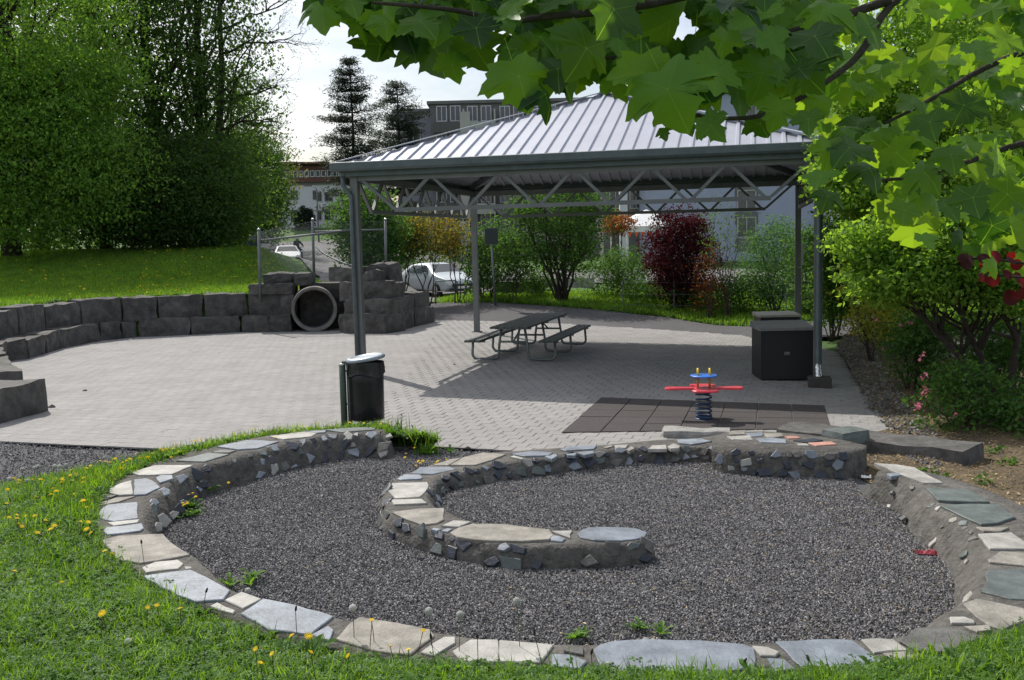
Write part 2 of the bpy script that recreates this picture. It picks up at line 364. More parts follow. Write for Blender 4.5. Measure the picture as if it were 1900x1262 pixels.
def wallR(th):   # retaining wall radius about C0 by angle (deg)
    return np.interp(th, [100,118,124,135,145,152,160,170,180,200,215,235], [10,9.2,9.0,9.8,10.9,11.6,11.0,10.4,10.2,9.6,8.9,8.9])
def left_mask(x, y):
    dx, dy = x - C0[0], y - C0[1]; th = math.degrees(math.atan2(dy, dx)) % 360; r = math.hypot(dx, dy)
    if th > 270 or th < 112: return 0
    return sm((r - wallR(th) - .8) / .3) * sm((228 - th) / 14) * 1.0
def lawnz(x, y):
    z = 1.08 + 1.27 * sm((y - 28) / 18) * sm((-x - 7.5) / 5)
    z = z - 1.5 * sm((y - 47) / 10) * sm((-x - 7.5) / 5) + 1.35 * sm((y - 60) / 42)
    if y > 96: z += 2.0 * sm((y - 96) / 16)
    return z
ringx = [p[0] for p in ringpoly]
def ground(x, y):
    b = plaza(x)
    # back verge
    if y > 28: b += .45 * sm((y - 30 + .25 * max(0, x)) / 7) * sm((x + 4) / 4)
    if y > 50: b += .5 * sm((y - 50) / 20)
    m = left_mask(x, y) if x < -1 else 0
    if m > 0: b = b * (1 - m) + m * (lawnz(x, y) if x < -5 else lawnz(-5, y) * sm((-x - 3) / 3.5) + b * (1 - sm((-x - 3) / 3.5)))
    elif y > 33.5 and x < -1: b = b * (1 - sm((-x - 3) / 3.5)) + lawnz(x, y) * sm((-x - 3) / 3.5)
    # right bank
    if x > 6 and y < 30: b += .10 * (min(x, 14) - 6)
    return b
def lawn_front(x, y, d):
    z = .25 - .045 * (1 - sm(d / .4)) * sm((8 - y) / 2) + plaza(x) * sm((y - 4) / 3) + .10 * d * sm((7.5 - y) / 2)
    z -= min(.26, .14 * d) * sm((y - 8) / 2.2) + (.02 + .30 * sm((d - .05) / .9)) * sm((y - 10.2) / 1.2)
    return z
# base terrain: one sheet to the horizon, finer near the camera
xs = np.unique(np.concatenate([np.linspace(-500, -60, 12), np.linspace(-60, -16, 23), np.linspace(-16, 14, 101), np.linspace(14, 60, 24), np.linspace(60, 500, 12)]))
ys = np.unique(np.concatenate([np.linspace(-300, -10, 8), np.linspace(-10, 8, 16), np.linspace(8, 40, 121), np.linspace(40, 130, 46), np.linspace(130, 900, 12)]))
GP_ = [(p.x, p.y) for p in [G(780,592), G(1240,617), G(1560,640), G(1640,610), G(1400,607), G(1240,589), G(1100,574), G(1040,569), G(950,563), G(800,561)]]
V = []
for y in ys:
    for x in xs:
        z = ground(x, y)
        if -13 < x < 7.9 and y < 33 and left_mask(x, y) < .02: z = z - .10
        elif 20 < y < 43 and -6 < x < 12 and inpoly([x], [y], GP_)[0]: z -= .08
        V.append((x, y, z))
nx, ny = len(xs), len(ys)
I = np.arange(nx * ny).reshape(ny, nx)
F = np.stack([I[:-1, :-1], I[:-1, 1:], I[1:, 1:], I[1:, :-1]], -1).reshape(-1, 4)
gr = bulk('ground', np.array(V), F, M_lawn); struct(gr); gr.data.polygons.foreach_set('use_smooth', [True] * len(gr.data.polygons))
def sheet(name, poly, step, zf, material, off=0., keep=None, jag=0.):
    """grid sheet clipped to a polygon by snapping its border vertices onto the outline"""
    px = [p[0] for p in poly]; py = [p[1] for p in poly]
    X = np.arange(min(px) - step, max(px) + 2 * step, step); Y = np.arange(min(py) - step, max(py) + 2 * step, step)
    gx, gy = np.meshgrid(X, Y); ins = inpoly(gx, gy, poly)
    # snap outside vertices near the outline
    pts = np.stack([gx.ravel(), gy.ravel()], 1); insr = ins.ravel()
    out = np.where(~insr)[0]; bd = np.full(len(pts), 9.); bp = pts.copy(); n = len(poly)
    for i in range(n):
        x0, y0 = poly[i][0], poly[i][1]; x1, y1 = poly[(i + 1) % n][0], poly[(i + 1) % n][1]
        dx, dy = x1 - x0, y1 - y0; q = dx * dx + dy * dy + 1e-12
        t = np.clip(((pts[out, 0] - x0) * dx + (pts[out, 1] - y0) * dy) / q, 0, 1)
        qx, qy = x0 + t * dx, y0 + t * dy; d = np.hypot(pts[out, 0] - qx, pts[out, 1] - qy)
        u = d < bd[out]; bd[out[u]] = d[u]; bp[out[u], 0] = qx[u]; bp[out[u], 1] = qy[u]
    snap = np.zeros(len(pts), bool); snap[out] = bd[out] < step * 1.45
    fin = pts.copy(); fin[snap] = bp[snap]
    I = np.arange(len(pts)).reshape(gx.shape)
    F = np.stack([I[:-1, :-1], I[:-1, 1:], I[1:, 1:], I[1:, :-1]], -1).reshape(-1, 4)
    ok = insr[F].any(1) & (insr[F] | snap[F]).all(1); F = F[ok]
    use = np.unique(F); rm = np.full(len(pts), -1); rm[use] = np.arange(len(use))
    V = np.array([(x, y, zf(x, y) + off) for x, y in fin[use]])
    o = bulk(name, V, rm[F], material); return struct(o)
gravbed = [(-14, 6), (-14, 16), (-9, 17), (8, 13), (6.5, 9.0), (6.5, 5.2), (4.5, 4.2), (-2, 3.6)]
def pitz(x, y):
    return plaza(x) + .03 * mnoise.noise(Vector((x * .8, y * .8, 0))) + .012 * mnoise.noise(Vector((x * 4, y * 4, 3)))
sheet('gravel_bed', gravbed, .12, pitz, M_gravel, -.02)
gravpath = [(p.x, p.y) for p in [G(780,592), G(840,597), G(1040,605), G(1240,617), G(1406,629), G(1560,640), G(1640,610), G(1500,612)] + [G(x, y, 0, ground) for x, y in ((1400,607),(1240,590),(1100,575),(1040,570),(950,564),(860,564),(800,562))]]
sheet('gravel_path', gravpath, .35, lambda x, y: ground(x, y), M_gravelfar, .012)
mulch = [(p.x, p.y) for p in [G(1500,838), G(1652,800), G(1611,756), G(1579,693), G(1552,652), G(1575,636), G(1640,640)]] + [(11, 20), (14, 16), (14, 6), (7, 4.5), (4.2, 5.4), (4.55, 6.5), (4.6, 7.6), (4.2, 8.9), (3.75, 10.0)]
def mulchz(x, y):
    z = plaza(x) + .02 + .07 * max(0, min(x, 14) - 5.5) * 1.2 + .05 * mnoise.noise(Vector((x * 1.3, y * 1.3, 1)))
    if y < 9.6: z += .12 * sm((x - 2.8) / 1.0) * sm((9.6 - y) / 1.5)
    return z
sheet('mulch_bank', mulch, .16, mulchz, M_mulch, .0)
# front lawn
lawnpoly = [(-13, -4), (-13, 10.4), (-8, 10.9)] + [(p.x, p.y) for p in [G(0,872,.08), G(100,852,.08), G(215,838,.08), G(330,822,.05), G(450,806,.05), G(560,796,.03), G(690,796,.0), G(765,812,.0), G(815,838,.0)]] + [(RO[0].x + .02, RO[0].y)] + [(p.x, p.y) for p in RO[1:86]] + [(4.4, 5.6), (6.5, 4.4), (11, 3), (11, -4)]
lawnd = lambda x, y: float(polydist(np.array([x]), np.array([y]), ringpoly)[0])
def lawn_z(x, y):
    return lawn_front(x, y, lawnd(x, y)) + .03 * mnoise.noise(Vector((x * 1.5, y * 1.5, 0)))
sheet('front_lawn', lawnpoly, .2, lawn_z, M_lawn, 0)
# far surfaces
def conf(name, poly, step, m, off=.02): return sheet(name, poly, step, ground, m, off)
ROADP = [(-24, 62), (-26, 100), (-8, 102), (-3, 74), (-3.6, 50), (-4.6, 36), (-6.6, 34.5), (-7.6, 40), (-10.6, 50), (-14.5, 58)]
conf('far_road', ROADP, .6, M_asphalt, .09)
PARKP = [(p.x, p.y) for p in [G(x, y, 0, ground) for x, y in ((735,551),(850,551),(905,549),(960,543),(1010,538),(1012,521),(860,518),(735,512))]]
conf('parking_lot', PARKP, .4, M_asphalt, .02)
conf('upper_road', [(-2.5, 47), (14, 45), (14, 58), (-3, 60)], .8, M_asphalt, .06)
conf('footpath', [(8.0, 19.5), (12, 24), (30, 25), (30, 22.5), (13, 21.3), (9.8, 18)], .4, M_asphalt, .03)

# ================================================================ paving slabs
YW = -.30; ca, sa = math.cos(YW), math.sin(YW)
mat_q = [G(1115,741), G(1530,756), G(1543,799), G(1041,807)]
PS = .225
pitx = []; rows = []
for j in range(-30, 130):
    for i in range(-90, 90):
        a = (i + .5 * (j % 2)) * PS; b = j * PS
        rows.append((a * ca - b * sa, 10 + a * sa + b * ca, j))
rows = np.array(rows)
ok = inpoly(rows[:, 0], rows[:, 1], pavepoly)
mq = [(p.x, p.y) for p in mat_q]
ok &= ~inpoly(rows[:, 0], rows[:, 1], mq) | (inpoly(rows[:, 0], rows[:, 1], mq) & (polydist(rows[:, 0], rows[:, 1], mq) < .13))
rows = rows[ok]
paving = sheet('paving', pavepoly, .25, lambda x, y: plaza(x), M_sand, .0192); paving.name = 'paving'
def paver(x, y):
    z = plaza(x) + .022 + random.gauss(0, .0006); t1, t2 = random.gauss(0, .003), random.gauss(0, .003); h = PS / 2 - .0015; g = h - .0025
    top = []; bot = []; mid = []
    for sx, sy in ((-1, -1), (1, -1), (1, 1), (-1, 1)):
        for s_, lst, dz in ((h, bot, -.02), (h, mid, -.002), (g, top, 0)):
            u, v = sx * s_, sy * s_; lst.append((x + u * ca - v * sa, y + u * sa + v * ca, z + dz + u * t1 + v * t2 - .024 * 0))
    return bot[0:0] + mid + top + bot
PF = [(4, 5, 6, 7)] + [(i, (i + 1) % 4, 4 + (i + 1) % 4, 4 + i) for i in range(4)] + [(8 + i, 8 + (i + 1) % 4, (i + 1) % 4, i) for i in range(4)]
vis = []
for x, y, _ in rows:
    # nearest ones that the camera sees
    px_, py_ = x / y, y
    d = math.hypot(x, y)
    hid = inpoly([x], [y], ringpoly)[0]
    vis.append((d if (abs(x / y) < .5 and not hid) else 99, x, y))
vis.sort()
rest = MB()
for k, (d, x, y) in enumerate(vis):
    if k < 300: MB().add(paver(x, y), PF).build('paver', M_paver, paving)
    else: rest.add(paver(x, y), PF)
tag(rest.build('pavers', M_paver, paving), kind='stuff')
# rubber safety mat: tiles
mroot = empty('rubber_mat', mat_q[3], 0, 'dark square of rubber safety tiles under the spring rocker', 'rubber mat')
inv = Vector(mat_q[3])
NU, NV = 7, 5
for i in range(NU):
    for j in range(NV):
        def bl(u, v):
            a = mat_q[3].lerp(mat_q[2], u); b = mat_q[0].lerp(mat_q[1], u); return a.lerp(b, v)
        e = .010
        c = [bl((i + du) / NU, (j + dv) / NV) for du, dv in ((e, e), (1 - e, e), (1 - e, 1 - e), (e, 1 - e))]
        m = MB(); poly = [(p.x - inv.x, p.y - inv.y) for p in c]; k = random.gauss(0, .0015)
        m.prism(poly, -.03, .034 + k, .006, zf=lambda x, y: plaza(x + inv.x) - inv.z)
        m.build('tile', M_rubber, mroot)

# ================================================================ retaining wall of granite blocks
def rock(name, p0, p1, depth, z0, z1, material, parent, seed=0, rough=.03, side=1, zs=None):
    """rough hewn block: front edge from p0 to p1 (ground points), going back 'depth' to the left of p0->p1"""
    p0, p1 = Vector((p0[0], p0[1])), Vector((p1[0], p1[1])); d = p1 - p0; Ln = d.length; d.normalize(); nrm = Vector((-d.y, d.x)) * side
    nu, nv, nw = max(2, min(7, int(Ln / .18))), 3, 3
    idx = {}; vs = []; fs = []
    def vert(i, j, k):
        if (i, j, k) in idx: return idx[(i, j, k)]
        u, v, w = i / nu, j / nv, k / nw
        g = .008
        x = g + (Ln - 2 * g) * u; y = depth * v; z = z0 + (z1 - z0) * w
        e = 0
        for q, s_ in ((u, Ln), (v, depth), (w, z1 - z0)):
            e += 1 if (q < .001 or q > .999) else 0
        P_ = Vector((p0.x + d.x * x + nrm.x * y, p0.y + d.y * x + nrm.y * y, z))
        nn = mnoise.noise_vector(P_ * 2.6 + Vector((seed * 7.1, seed * 3.3, 0))) * rough + mnoise.noise_vector(P_ * 8 + Vector((seed, 0, 0))) * rough * .45
        cx = p0.x + d.x * Ln / 2 + nrm.x * depth / 2; cy = p0.y + d.y * Ln / 2 + nrm.y * depth / 2
        pull = (.02 if e >= 2 else 0) + (.015 if e == 3 else 0)
        cc = (Vector((cx, cy, (z0 + z1) / 2)) - P_); 
        P_ = P_ + nn + cc.normalized() * pull
        if w == 0: P_.z = z0
        idx[(i, j, k)] = len(vs); vs.append(P_); return idx[(i, j, k)]
    for i in range(nu):
        for k in range(nw):
            fs.append((vert(i, 0, k), vert(i + 1, 0, k), vert(i + 1, 0, k + 1), vert(i, 0, k + 1)))
            fs.append((vert(i + 1, nv, k), vert(i, nv, k), vert(i, nv, k + 1), vert(i + 1, nv, k + 1)))
        for j in range(nv):
            fs.append((vert(i, j, nw), vert(i + 1, j, nw), vert(i + 1, j + 1, nw), vert(i, j + 1, nw)))
    for j in range(nv):
        for k in range(nw):
            fs.append((vert(0, j + 1, k), vert(0, j, k), vert(0, j, k + 1), vert(0, j + 1, k + 1)))
            fs.append((vert(nu, j, k), vert(nu, j + 1, k), vert(nu, j + 1, k + 1), vert(nu, j, k + 1)))
    m = MB().add(vs, fs)
    return m.build(name, material, parent)
wall = empty('stone_wall', (-10, 26, 0), 0, 'long curved two tier retaining wall of dark granite blocks below the lawn', 'stone wall')
def W(o): # world -> wall local via parent inverse
    return o
def child(o, parent):
    o.parent = parent; o.matrix_parent_inverse = Matrix.Translation(-Vector(parent.location)); return o
low = [(-6.18,28.25),(-7.0,28.35),(-7.75,28.5),(-8.95,27.95),(-9.6,27.55),(-10.35,27.35),(-10.9,26.5),(-11.05,25.7),(-11.25,25.0),(-11.05,23.6),(-10.95,22.7),(-10.95,21.8),(-10.5,20.6),(-9.3,18.55),(-8.3,16.8),(-7.5,15.65)]
# piece cuts by px for the tops
low = [G(541,617),G(500,618),G(448,618),G(354,623),G(257,627),G(228,630),G(188,634),G(117,648),G(54,668)] + [Vector((-11.3,22.3,0)),Vector((-10.7,20.9,0)),Vector((-9.75,19.2,0)),Vector((-8.9,17.7,0)),Vector((-8.1,16.5,0)),Vector((-7.16,15.35,0))]
cuts = []
for i in range(len(low) - 1):
    a, b = low[i], low[i + 1]; l_ = (b - a).length; k = max(1, round(l_ / 1.45))
    for j in range(k): cuts.append((a.lerp(b, j / k), a.lerp(b, (j + 1) / k)))
for i, (a, b) in enumerate(cuts[:-1]):
    child(rock('block', a, b, .85, -.1, .5 + random.uniform(-.025, .02), M_granite, None, i, .055, side=-1), wall)
child(rock('block', (-7.40,14.15), (-7.16,15.3), 1.6, -.1, .52, M_granite, None, 77, .05, side=1), wall)
child(rock('block', (-8.95,14.4), (-8.6,15.9), .9, -.1, .5, M_granite, None, 78, .04, side=1), wall)
up = [G(541,540,1.1),G(470,543,1.1),G(396,545,1.1),G(305,552,1.1),G(214,555,1.1),G(105,559,1.1),G(51,569,1.1),G(0,571,1.1)]
up = [Vector((-6.3,28.65,0)),Vector((-7.6,28.75,0)),Vector((-8.75,28.4,0)),Vector((-9.9,28.0,0)),Vector((-10.75,27.6,0)),Vector((-11.45,26.6,0)),Vector((-11.75,25.2,0)),Vector((-11.75,23.8,0)),Vector((-11.75,22.4,0)),Vector((-11.4,21.0,0)),Vector((-10.7,19.7,0)),Vector((-10.0,18.4,0)),Vector((-9.35,17.2,0))]
for i in range(len(up) - 1):
    child(rock('block', up[i], up[i + 1], .6, .45, 1.13 + random.uniform(-.04, .03), M_granite, None, 30 + i, .06, side=-1), wall)

# ---- stepped mound of blocks with the crawl tunnel
mound = empty('stepped_stone_mound', (-4, 29, 0), 0, 'stepped mound of rough granite blocks around the concrete crawl pipe', 'stone mound')
PIPE = G(585, 617, 0); 
def MR(p0, p1, dep, z0, z1, side=1, seed=0, rg=.06): child(rock('block', p0, p1, dep, z0, z1, M_granite, None, seed, rg, side), mound)
A0 = G(629, 618); A1 = G(716, 621); A2 = G(809, 598.5)
d1 = (A1 - A0).normalized(); n1 = Vector((-d1.y, d1.x, 0)); d2 = (A2 - A1).normalized(); n2 = Vector((-d2.y, d2.x, 0))
MR(A0, A1, .9, -.12, .52, 1, 101)
MR(A1, A1 + d2 * 2.1, 1.3, -.12, .55, 1, 102); MR(A1 + d2 * 2.1, A1 + d2 * 3.25, 1.3, -.15, .56, 1, 103); MR(A1 + d2 * 3.27, A2, 1.0, -.2, .5, 1, 104)
B0 = A0 + n1 * .22; B1 = A1 + n1 * .3 - d1 * .1
MR(B0 + d1 * .02, B0 + d1 * .26, .8, .5, .86, 1, 105); MR(B0 + d1 * .28, B1, .9, .5, .88, 1, 106)
MR(B1, B1 + d2 * 1.9, 1.3, .52, .93, 1, 107); MR(B1 + d2 * 1.92, B1 + d2 * 3.1, 1.2, .52, .98, 1, 108)
C0_ = A0 + n1 * .3 - d1 * .22; C1 = A1 + n1 * .75 - d1 * .28
MR(C0_, C0_ + d1 * .75, .9, .86, 1.4, 1, 109); MR(C0_ + d1 * .77, C1, .9, .86, 1.42, 1, 110)
MR(C1, C1 + d2 * .9, 1.1, .9, 1.38, 1, 111)
D0 = A0 + n1 * .5 - d1 * .75; D1 = A1 + n1 * 1.1 - d1 * .95
MR(D0, D0 + d1 * 1.25, .9, 1.4, 1.78, 1, 113); MR(D0 + d1 * 1.27, D0 + d1 * 1.62, .6, 1.4, 1.72, 1, 114)

E0 = D0 + n1 * 1.0 + d1 * .7; MR(E0, E0 + d1 * .75, .6, 1.3, 1.88, 1, 116)
# left side of the pipe
Q0 = G(541, 617); Q0 = Vector((Q0.x, Q0.y + .25, 0)); dl = Vector((-1, .02, 0))
MR(Q0 + Vector((-1.25, 0, 0)), Q0 + Vector((.05, 0, 0)), .8, 1.08, 1.36, 1, 118); MR(Q0 + Vector((-.9, .25, 0)), Q0 + Vector((-.02, .25, 0)), .8, 1.36, 1.66, 1, 119)
MR(Q0 + Vector((0, .25, 0)), Q0 + Vector((.5, .25, 0)), .8, 1.3, 1.66, 1, 120); MR(Q0 + Vector((-.35, .05, 0)), Q0 + Vector((.05, .05, 0)), .5, .5, 1.1, 1, 121)
MR(Q0 + Vector((.06, .62, 0)), Q0 + Vector((1.7, .62, 0)), .8, .0, 1.35, 1, 122, .01)
# pipe
PR = .63
pr = empty('concrete_pipe', (PIPE.x, PIPE.y + .02, PR + .02), 0, 'round concrete crawl pipe opening in the dark stone mound', 'concrete pipe')
m = MB(); n = 40; prof = [(PR, 0), (PR, 2.2), (PR - .09, 2.2), (PR - .09, .03), (PR - .06, 0), (PR, 0)]
vs = [(r_ * math.cos(2 * math.pi * k / n), z, r_ * math.sin(2 * math.pi * k / n)) for r_, z in prof for k in range(n)]
m.add(vs, [(i * n + k, i * n + (k + 1) % n, (i + 1) * n + (k + 1) % n, (i + 1) * n + k) for i in range(5) for k in range(n)])
m.build('pipe_wall', M_pipe, pr, True); pr.rotation_euler = (0, 0, R(12))
m = MB(); m.lathe([(PR - .1, 0), (PR - .1, .05)], (0, 2.15, 0), 24, Matrix.Rotation(R(-90), 3, 'X')); m.build('back_cover', M_soil, pr)
# ================================================================ mosaic kerbs
MATX = dict(w=S_white, b=S_beige, u=S_blue, l=S_bluel, g=S_green, d=S_dark, y=S_grey, p=S_pink)
def kerb_body(name, outer, inner, zt, parent, out_w, in_w, closed_ends=True, seed=0, zb=-.08, zout=None):
    n = 170; O = resn([Vector((p.x, p.y)) for p in outer], n); I = resn([Vector((p.x, p.y)) for p in inner], n)
    vs = []; K = 0
    for i in range(n):
        o, q = O[i], I[i]; d = (o - q)
        if d.length < 1e-4: d = Vector((0, .01))
        d.normalize(); t = i / (n - 1); e = sm(min(t, 1 - t) / .012)
        Ow = out_w(t); Iw = in_w(t); prof = []
        zo = zb if zout is None else zout
        prof.append((o + d * Ow, zo)); prof.append((o + d * Ow * .75, zt * .35)); prof.append((o + d * Ow * .28, zt * .82)); prof.append((o - d * .0, zt - .004))
        for k in (1, 2, 3): prof.append((o.lerp(q, k / 4), zt - .004))
        prof.append((q, zt - .004)); prof.append((q - d * Iw * .25, zt * .85)); prof.append((q - d * Iw * .6, zt * .5)); prof.append((q - d * Iw * .85, zt * .2)); prof.append((q - d * Iw, zb))
        K = len(prof)
        mid = o.lerp(q, .5)
        for p, z in prof:
            p = mid + (p - mid) * (.55 + .45 * e); z = zb + (z - zb) * (.25 + .75 * e)
            v = Vector((p.x, p.y, z + plaza(p.x)))
            nn = mnoise.noise_vector(v * 5 + Vector((seed, 0, 0))) * .022 + mnoise.noise_vector(v * 17) * .012
            if z > zt - .02: nn = Vector((nn.x * .3, nn.y * .3, nn.z * .18 - .003))
            vs.append(v + nn)
    fs = [(i * K + k, i * K + k + 1, (i + 1) * K + k + 1, (i + 1) * K + k) for i in range(n - 1) for k in range(K - 1)]
    fs += [tuple(range(K - 1, -1, -1)), tuple((n - 1) * K + k for k in range(K))]
    return MB().add(vs, fs).build(name, M_mortar, parent, True), O, I
kerb = empty('mosaic_kerb', (0, 0, 0), 0, 'large ring shaped mosaic stone kerb between the lawn and the gravel pit', 'stone kerb')
kerb2 = empty('mosaic_kerb', (0, 0, 0), 0, 'smaller hook shaped mosaic stone kerb curling inside the gravel pit', 'stone kerb')
body, KO, KI = kerb_body('mortar_core', RO, RI, KT, kerb, lambda t: .035 if .22 < t < .78 else .09, lambda t: .16 + .10 * math.exp(-((t - .86) / .07) ** 2) + .05 * math.exp(-((t - .08) / .09) ** 2))
body2, HO, HI = kerb_body('mortar_core', HA, HB, IT, kerb2, lambda t: .10, lambda t: .11, seed=9)
def cropoly(ox, oy, s, pts): return [(ox + x / s, oy + y / s) for x, y in pts]
TOP = []   # (kerb, colour, px polygon)
def A_(c, pts): TOP.append((1, c, cropoly(140, 760, 2.514, pts)))
A_('g', [(1160,97),(1290,86),(1400,84),(1395,95),(1250,107)]); A_('w', [(905,125),(1070,103),(1130,108),(1100,125),(970,140)]); A_('l',[(1075,102),(1170,99),(1165,108),(1130,110)])
A_('u', [(660,175),(800,145),(950,150),(850,182),(760,188)]); A_('y', [(640,195),(700,187),(750,192),(720,203),(650,203)]); A_('g', [(470,240),(620,204),(720,209),(600,245)])
A_('w', [(255,295),(370,260),(550,258),(450,303),(300,308)]); A_('w', [(140,380),(210,345),(262,330),(268,400),(200,403)]); A_('u', [(272,328),(330,322),(378,345),(395,365),(330,398),(272,402)])
A_('l', [(375,320),(400,308),(452,309),(455,325),(395,347)]); A_('b', [(100,440),(190,412),(282,405),(200,432),(110,452)]); A_('y', [(120,405),(200,400),(150,420),(105,430)])
A_('u', [(105,490),(120,465),(150,445),(288,433),(292,508),(180,522),(115,510)]); A_('w', [(150,530),(260,518),(300,515),(290,530),(180,545)]); A_('l', [(130,570),(140,553),(310,535),(320,558),(300,570),(150,587)])
A_('b', [(120,612),(200,592),(410,583),(470,640),(535,680),(420,702),(300,718),(200,700)]); A_('w', [(310,738),(370,712),(480,702),(505,720),(480,745),(330,762)]); A_('l', [(320,777),(540,750),(640,800),(722,848),(690,890),(560,900),(400,832)])
A_('w', [(507,735),(540,735),(545,743),(515,748)]); A_('w', [(695,890),(775,852),(868,885),(780,930),(745,912)]); A_('w', [(625,920),(660,903),(745,940),(735,955)]); A_('l', [(770,955),(810,930),(875,885),(1030,915),(1205,968),(1095,1055),(900,1030)]); A_('l', [(1100,1055),(1180,1012),(1205,1030),(1185,1085)])
def B_(c, pts): TOP.append((1, c, cropoly(600, 1040, 2.714, pts)))
B_('b', [(60,400),(130,320),(180,288),(360,315),(540,352),(560,382),(440,475),(250,455)]); B_('w', [(490,465),(610,387),(665,388),(665,420),(560,482)]); B_('w', [(650,462),(740,405),(880,405),(880,515),(700,518)]); B_('w', [(886,407),(1160,430),(1125,480),(1090,522),(888,517)])
B_('y', [(1210,460),(1250,440),(1310,442),(1310,480)]); B_('l', [(1150,475),(1240,478),(1330,510),(1290,550),(1150,535)])
TOP.append((1, 'u', [(1101,1207),(1112,1198),(1134,1192),(1208,1188),(1299,1190),(1380,1197),(1399,1204),(1402,1235),(1340,1249),(1200,1251),(1120,1247)]))
def C_(c, pts, k=1): TOP.append((k, c, cropoly(1200, 760, 2.514, pts)))
C_('w', [(490,1107),(560,1112),(620,1137),(600,1155),(530,1152)]); C_('u', [(560,1162),(640,1167),(692,1215),(600,1227)]); C_('u', [(600,1087),(780,1074),(960,1074),(1060,1145),(1150,1215),(960,1222),(760,1230),(690,1180)])
C_('w', [(1000,1074),(1070,1068),(1150,1072),(1220,1125),(1060,1137)]); C_('b', [(1100,1142),(1220,1132),(1275,1185),(1180,1190)]); C_('y', [(1180,1085),(1250,1024),(1400,1017),(1500,1045),(1555,1072),(1400,1140),(1260,1130)])
C_('w', [(1412,972),(1480,970),(1530,987),(1530,1000),(1420,1000)]); C_('b', [(1480,1017),(1600,1010),(1610,1035),(1540,1042)]); C_('b', [(1475,907),(1540,884),(1760,930),(1765,985),(1660,1030),(1600,1010),(1540,970)])
C_('g', [(1560,850),(1590,747),(1760,740),(1900,760),(1900,890),(1700,885)]); C_('b', [(1590,700),(1650,662),(1760,670),(1860,700),(1800,735),(1600,714)]); C_('w', [(1545,584),(1700,577),(1770,625),(1860,648),(1760,655),(1600,655)])
C_('b', [(1535,550),(1690,555),(1650,572),(1570,570)]); C_('g', [(1370,450),(1500,444),(1640,447),(1720,508),(1640,535),(1560,542),(1470,502)]); C_('g', [(1300,368),(1500,375),(1600,438),(1480,436),(1360,430)])
C_('w', [(1060,252),(1160,258),(1250,272),(1380,345),(1290,345),(1150,290)]); C_('l', [(1120,302),(1180,294),(1190,308),(1140,315)])
def D_(c, pts): TOP.append((2, c, cropoly(640, 760, 2.879, pts)))
D_('w', [(1617,214),(1640,192),(1715,190),(1720,213)]); D_('w', [(1722,199),(1755,184),(1792,197),(1785,208),(1740,211)]); D_('w', [(1440,192),(1515,188),(1500,206),(1445,207)]); D_('b', [(1380,204),(1420,193),(1436,197),(1400,208)]); D_('b', [(1505,214),(1530,197),(1550,208),(1520,222)])
D_('u', [(1150,214),(1210,200),(1345,195),(1330,214),(1180,222)]); D_('u', [(890,240),(1000,224),(1110,235),(1090,250),(960,252)]); D_('u', [(1240,230),(1330,222),(1330,235),(1280,246)]); D_('l', [(1172,234),(1238,235),(1230,247),(1190,244)]); D_('l', [(1070,252),(1130,238),(1135,250),(1105,268)])
D_('w', [(882,256),(900,249),(955,262),(950,270)]); D_('b', [(560,300),(640,255),(740,232),(860,240),(790,270),(700,298)]); D_('b', [(470,298),(560,264),(625,255),(552,298)]); D_('u', [(350,345),(400,310),(560,305),(590,318),(470,345)])
D_('l', [(275,372),(310,350),(400,350),(415,365),(405,374),(300,377)]); D_('w', [(235,395),(440,390),(448,405),(430,440),(400,468),(270,475),(230,435)]); D_('w', [(248,484),(410,480),(442,503),(260,511)])
D_('b', [(250,552),(400,532),(530,528),(530,590),(490,610),(410,620),(330,590)]); D_('w', [(515,625),(580,595),(675,602),(610,630)]); D_('l', [(458,642),(480,635),(515,643),(490,652)]); D_('l', [(515,652),(550,637),(575,642),(550,656)])
D_('b', [(560,658),(610,630),(680,612),(860,615),(1090,645),(1115,675),(1090,700),(940,710),(700,700),(600,684)]); D_('w', [(1100,652),(1215,648),(1205,690),(1150,668)]); D_('l', [(1097,672),(1150,680),(1180,692),(1160,707),(1100,702)])
D_('u', [(1240,667),(1265,645),(1300,632),(1400,628),(1500,630),(1560,636),(1615,655),(1600,682),(1550,694),(1480,702),(1400,703),(1330,700),(1260,688)])
def slab(k, c, px, zt, parent, lift=.006):
    pts = [G(x, y, zt) for x, y in px]
    poly = []; n = len(pts)
    for i in range(n):   # slightly uneven edges
        a, b = pts[i], pts[(i + 1) % n]; poly.append((a.x, a.y)); L_ = (b - a).length
        if L_ > .14:
            kk = int(L_ / .10)
            for j in range(1, kk):
                q = a.lerp(b, j / kk); poly.append((q.x + random.gauss(0, .005), q.y + random.gauss(0, .005)))
    t1, t2 = random.gauss(0, .007), random.gauss(0, .007); cx, cy = pts[0].x, pts[0].y
    m = MB(); m.prism(poly, zt - .03, zt + lift + random.uniform(-.002, .004), .005, zf=lambda x, y: plaza(x) + (x - cx) * t1 + (y - cy) * t2)
    return m.build('slab', MATX[c], parent)
for k, c, px in TOP: slab(k, c, px, KT if k == 1 else IT, kerb if k == 1 else kerb2)
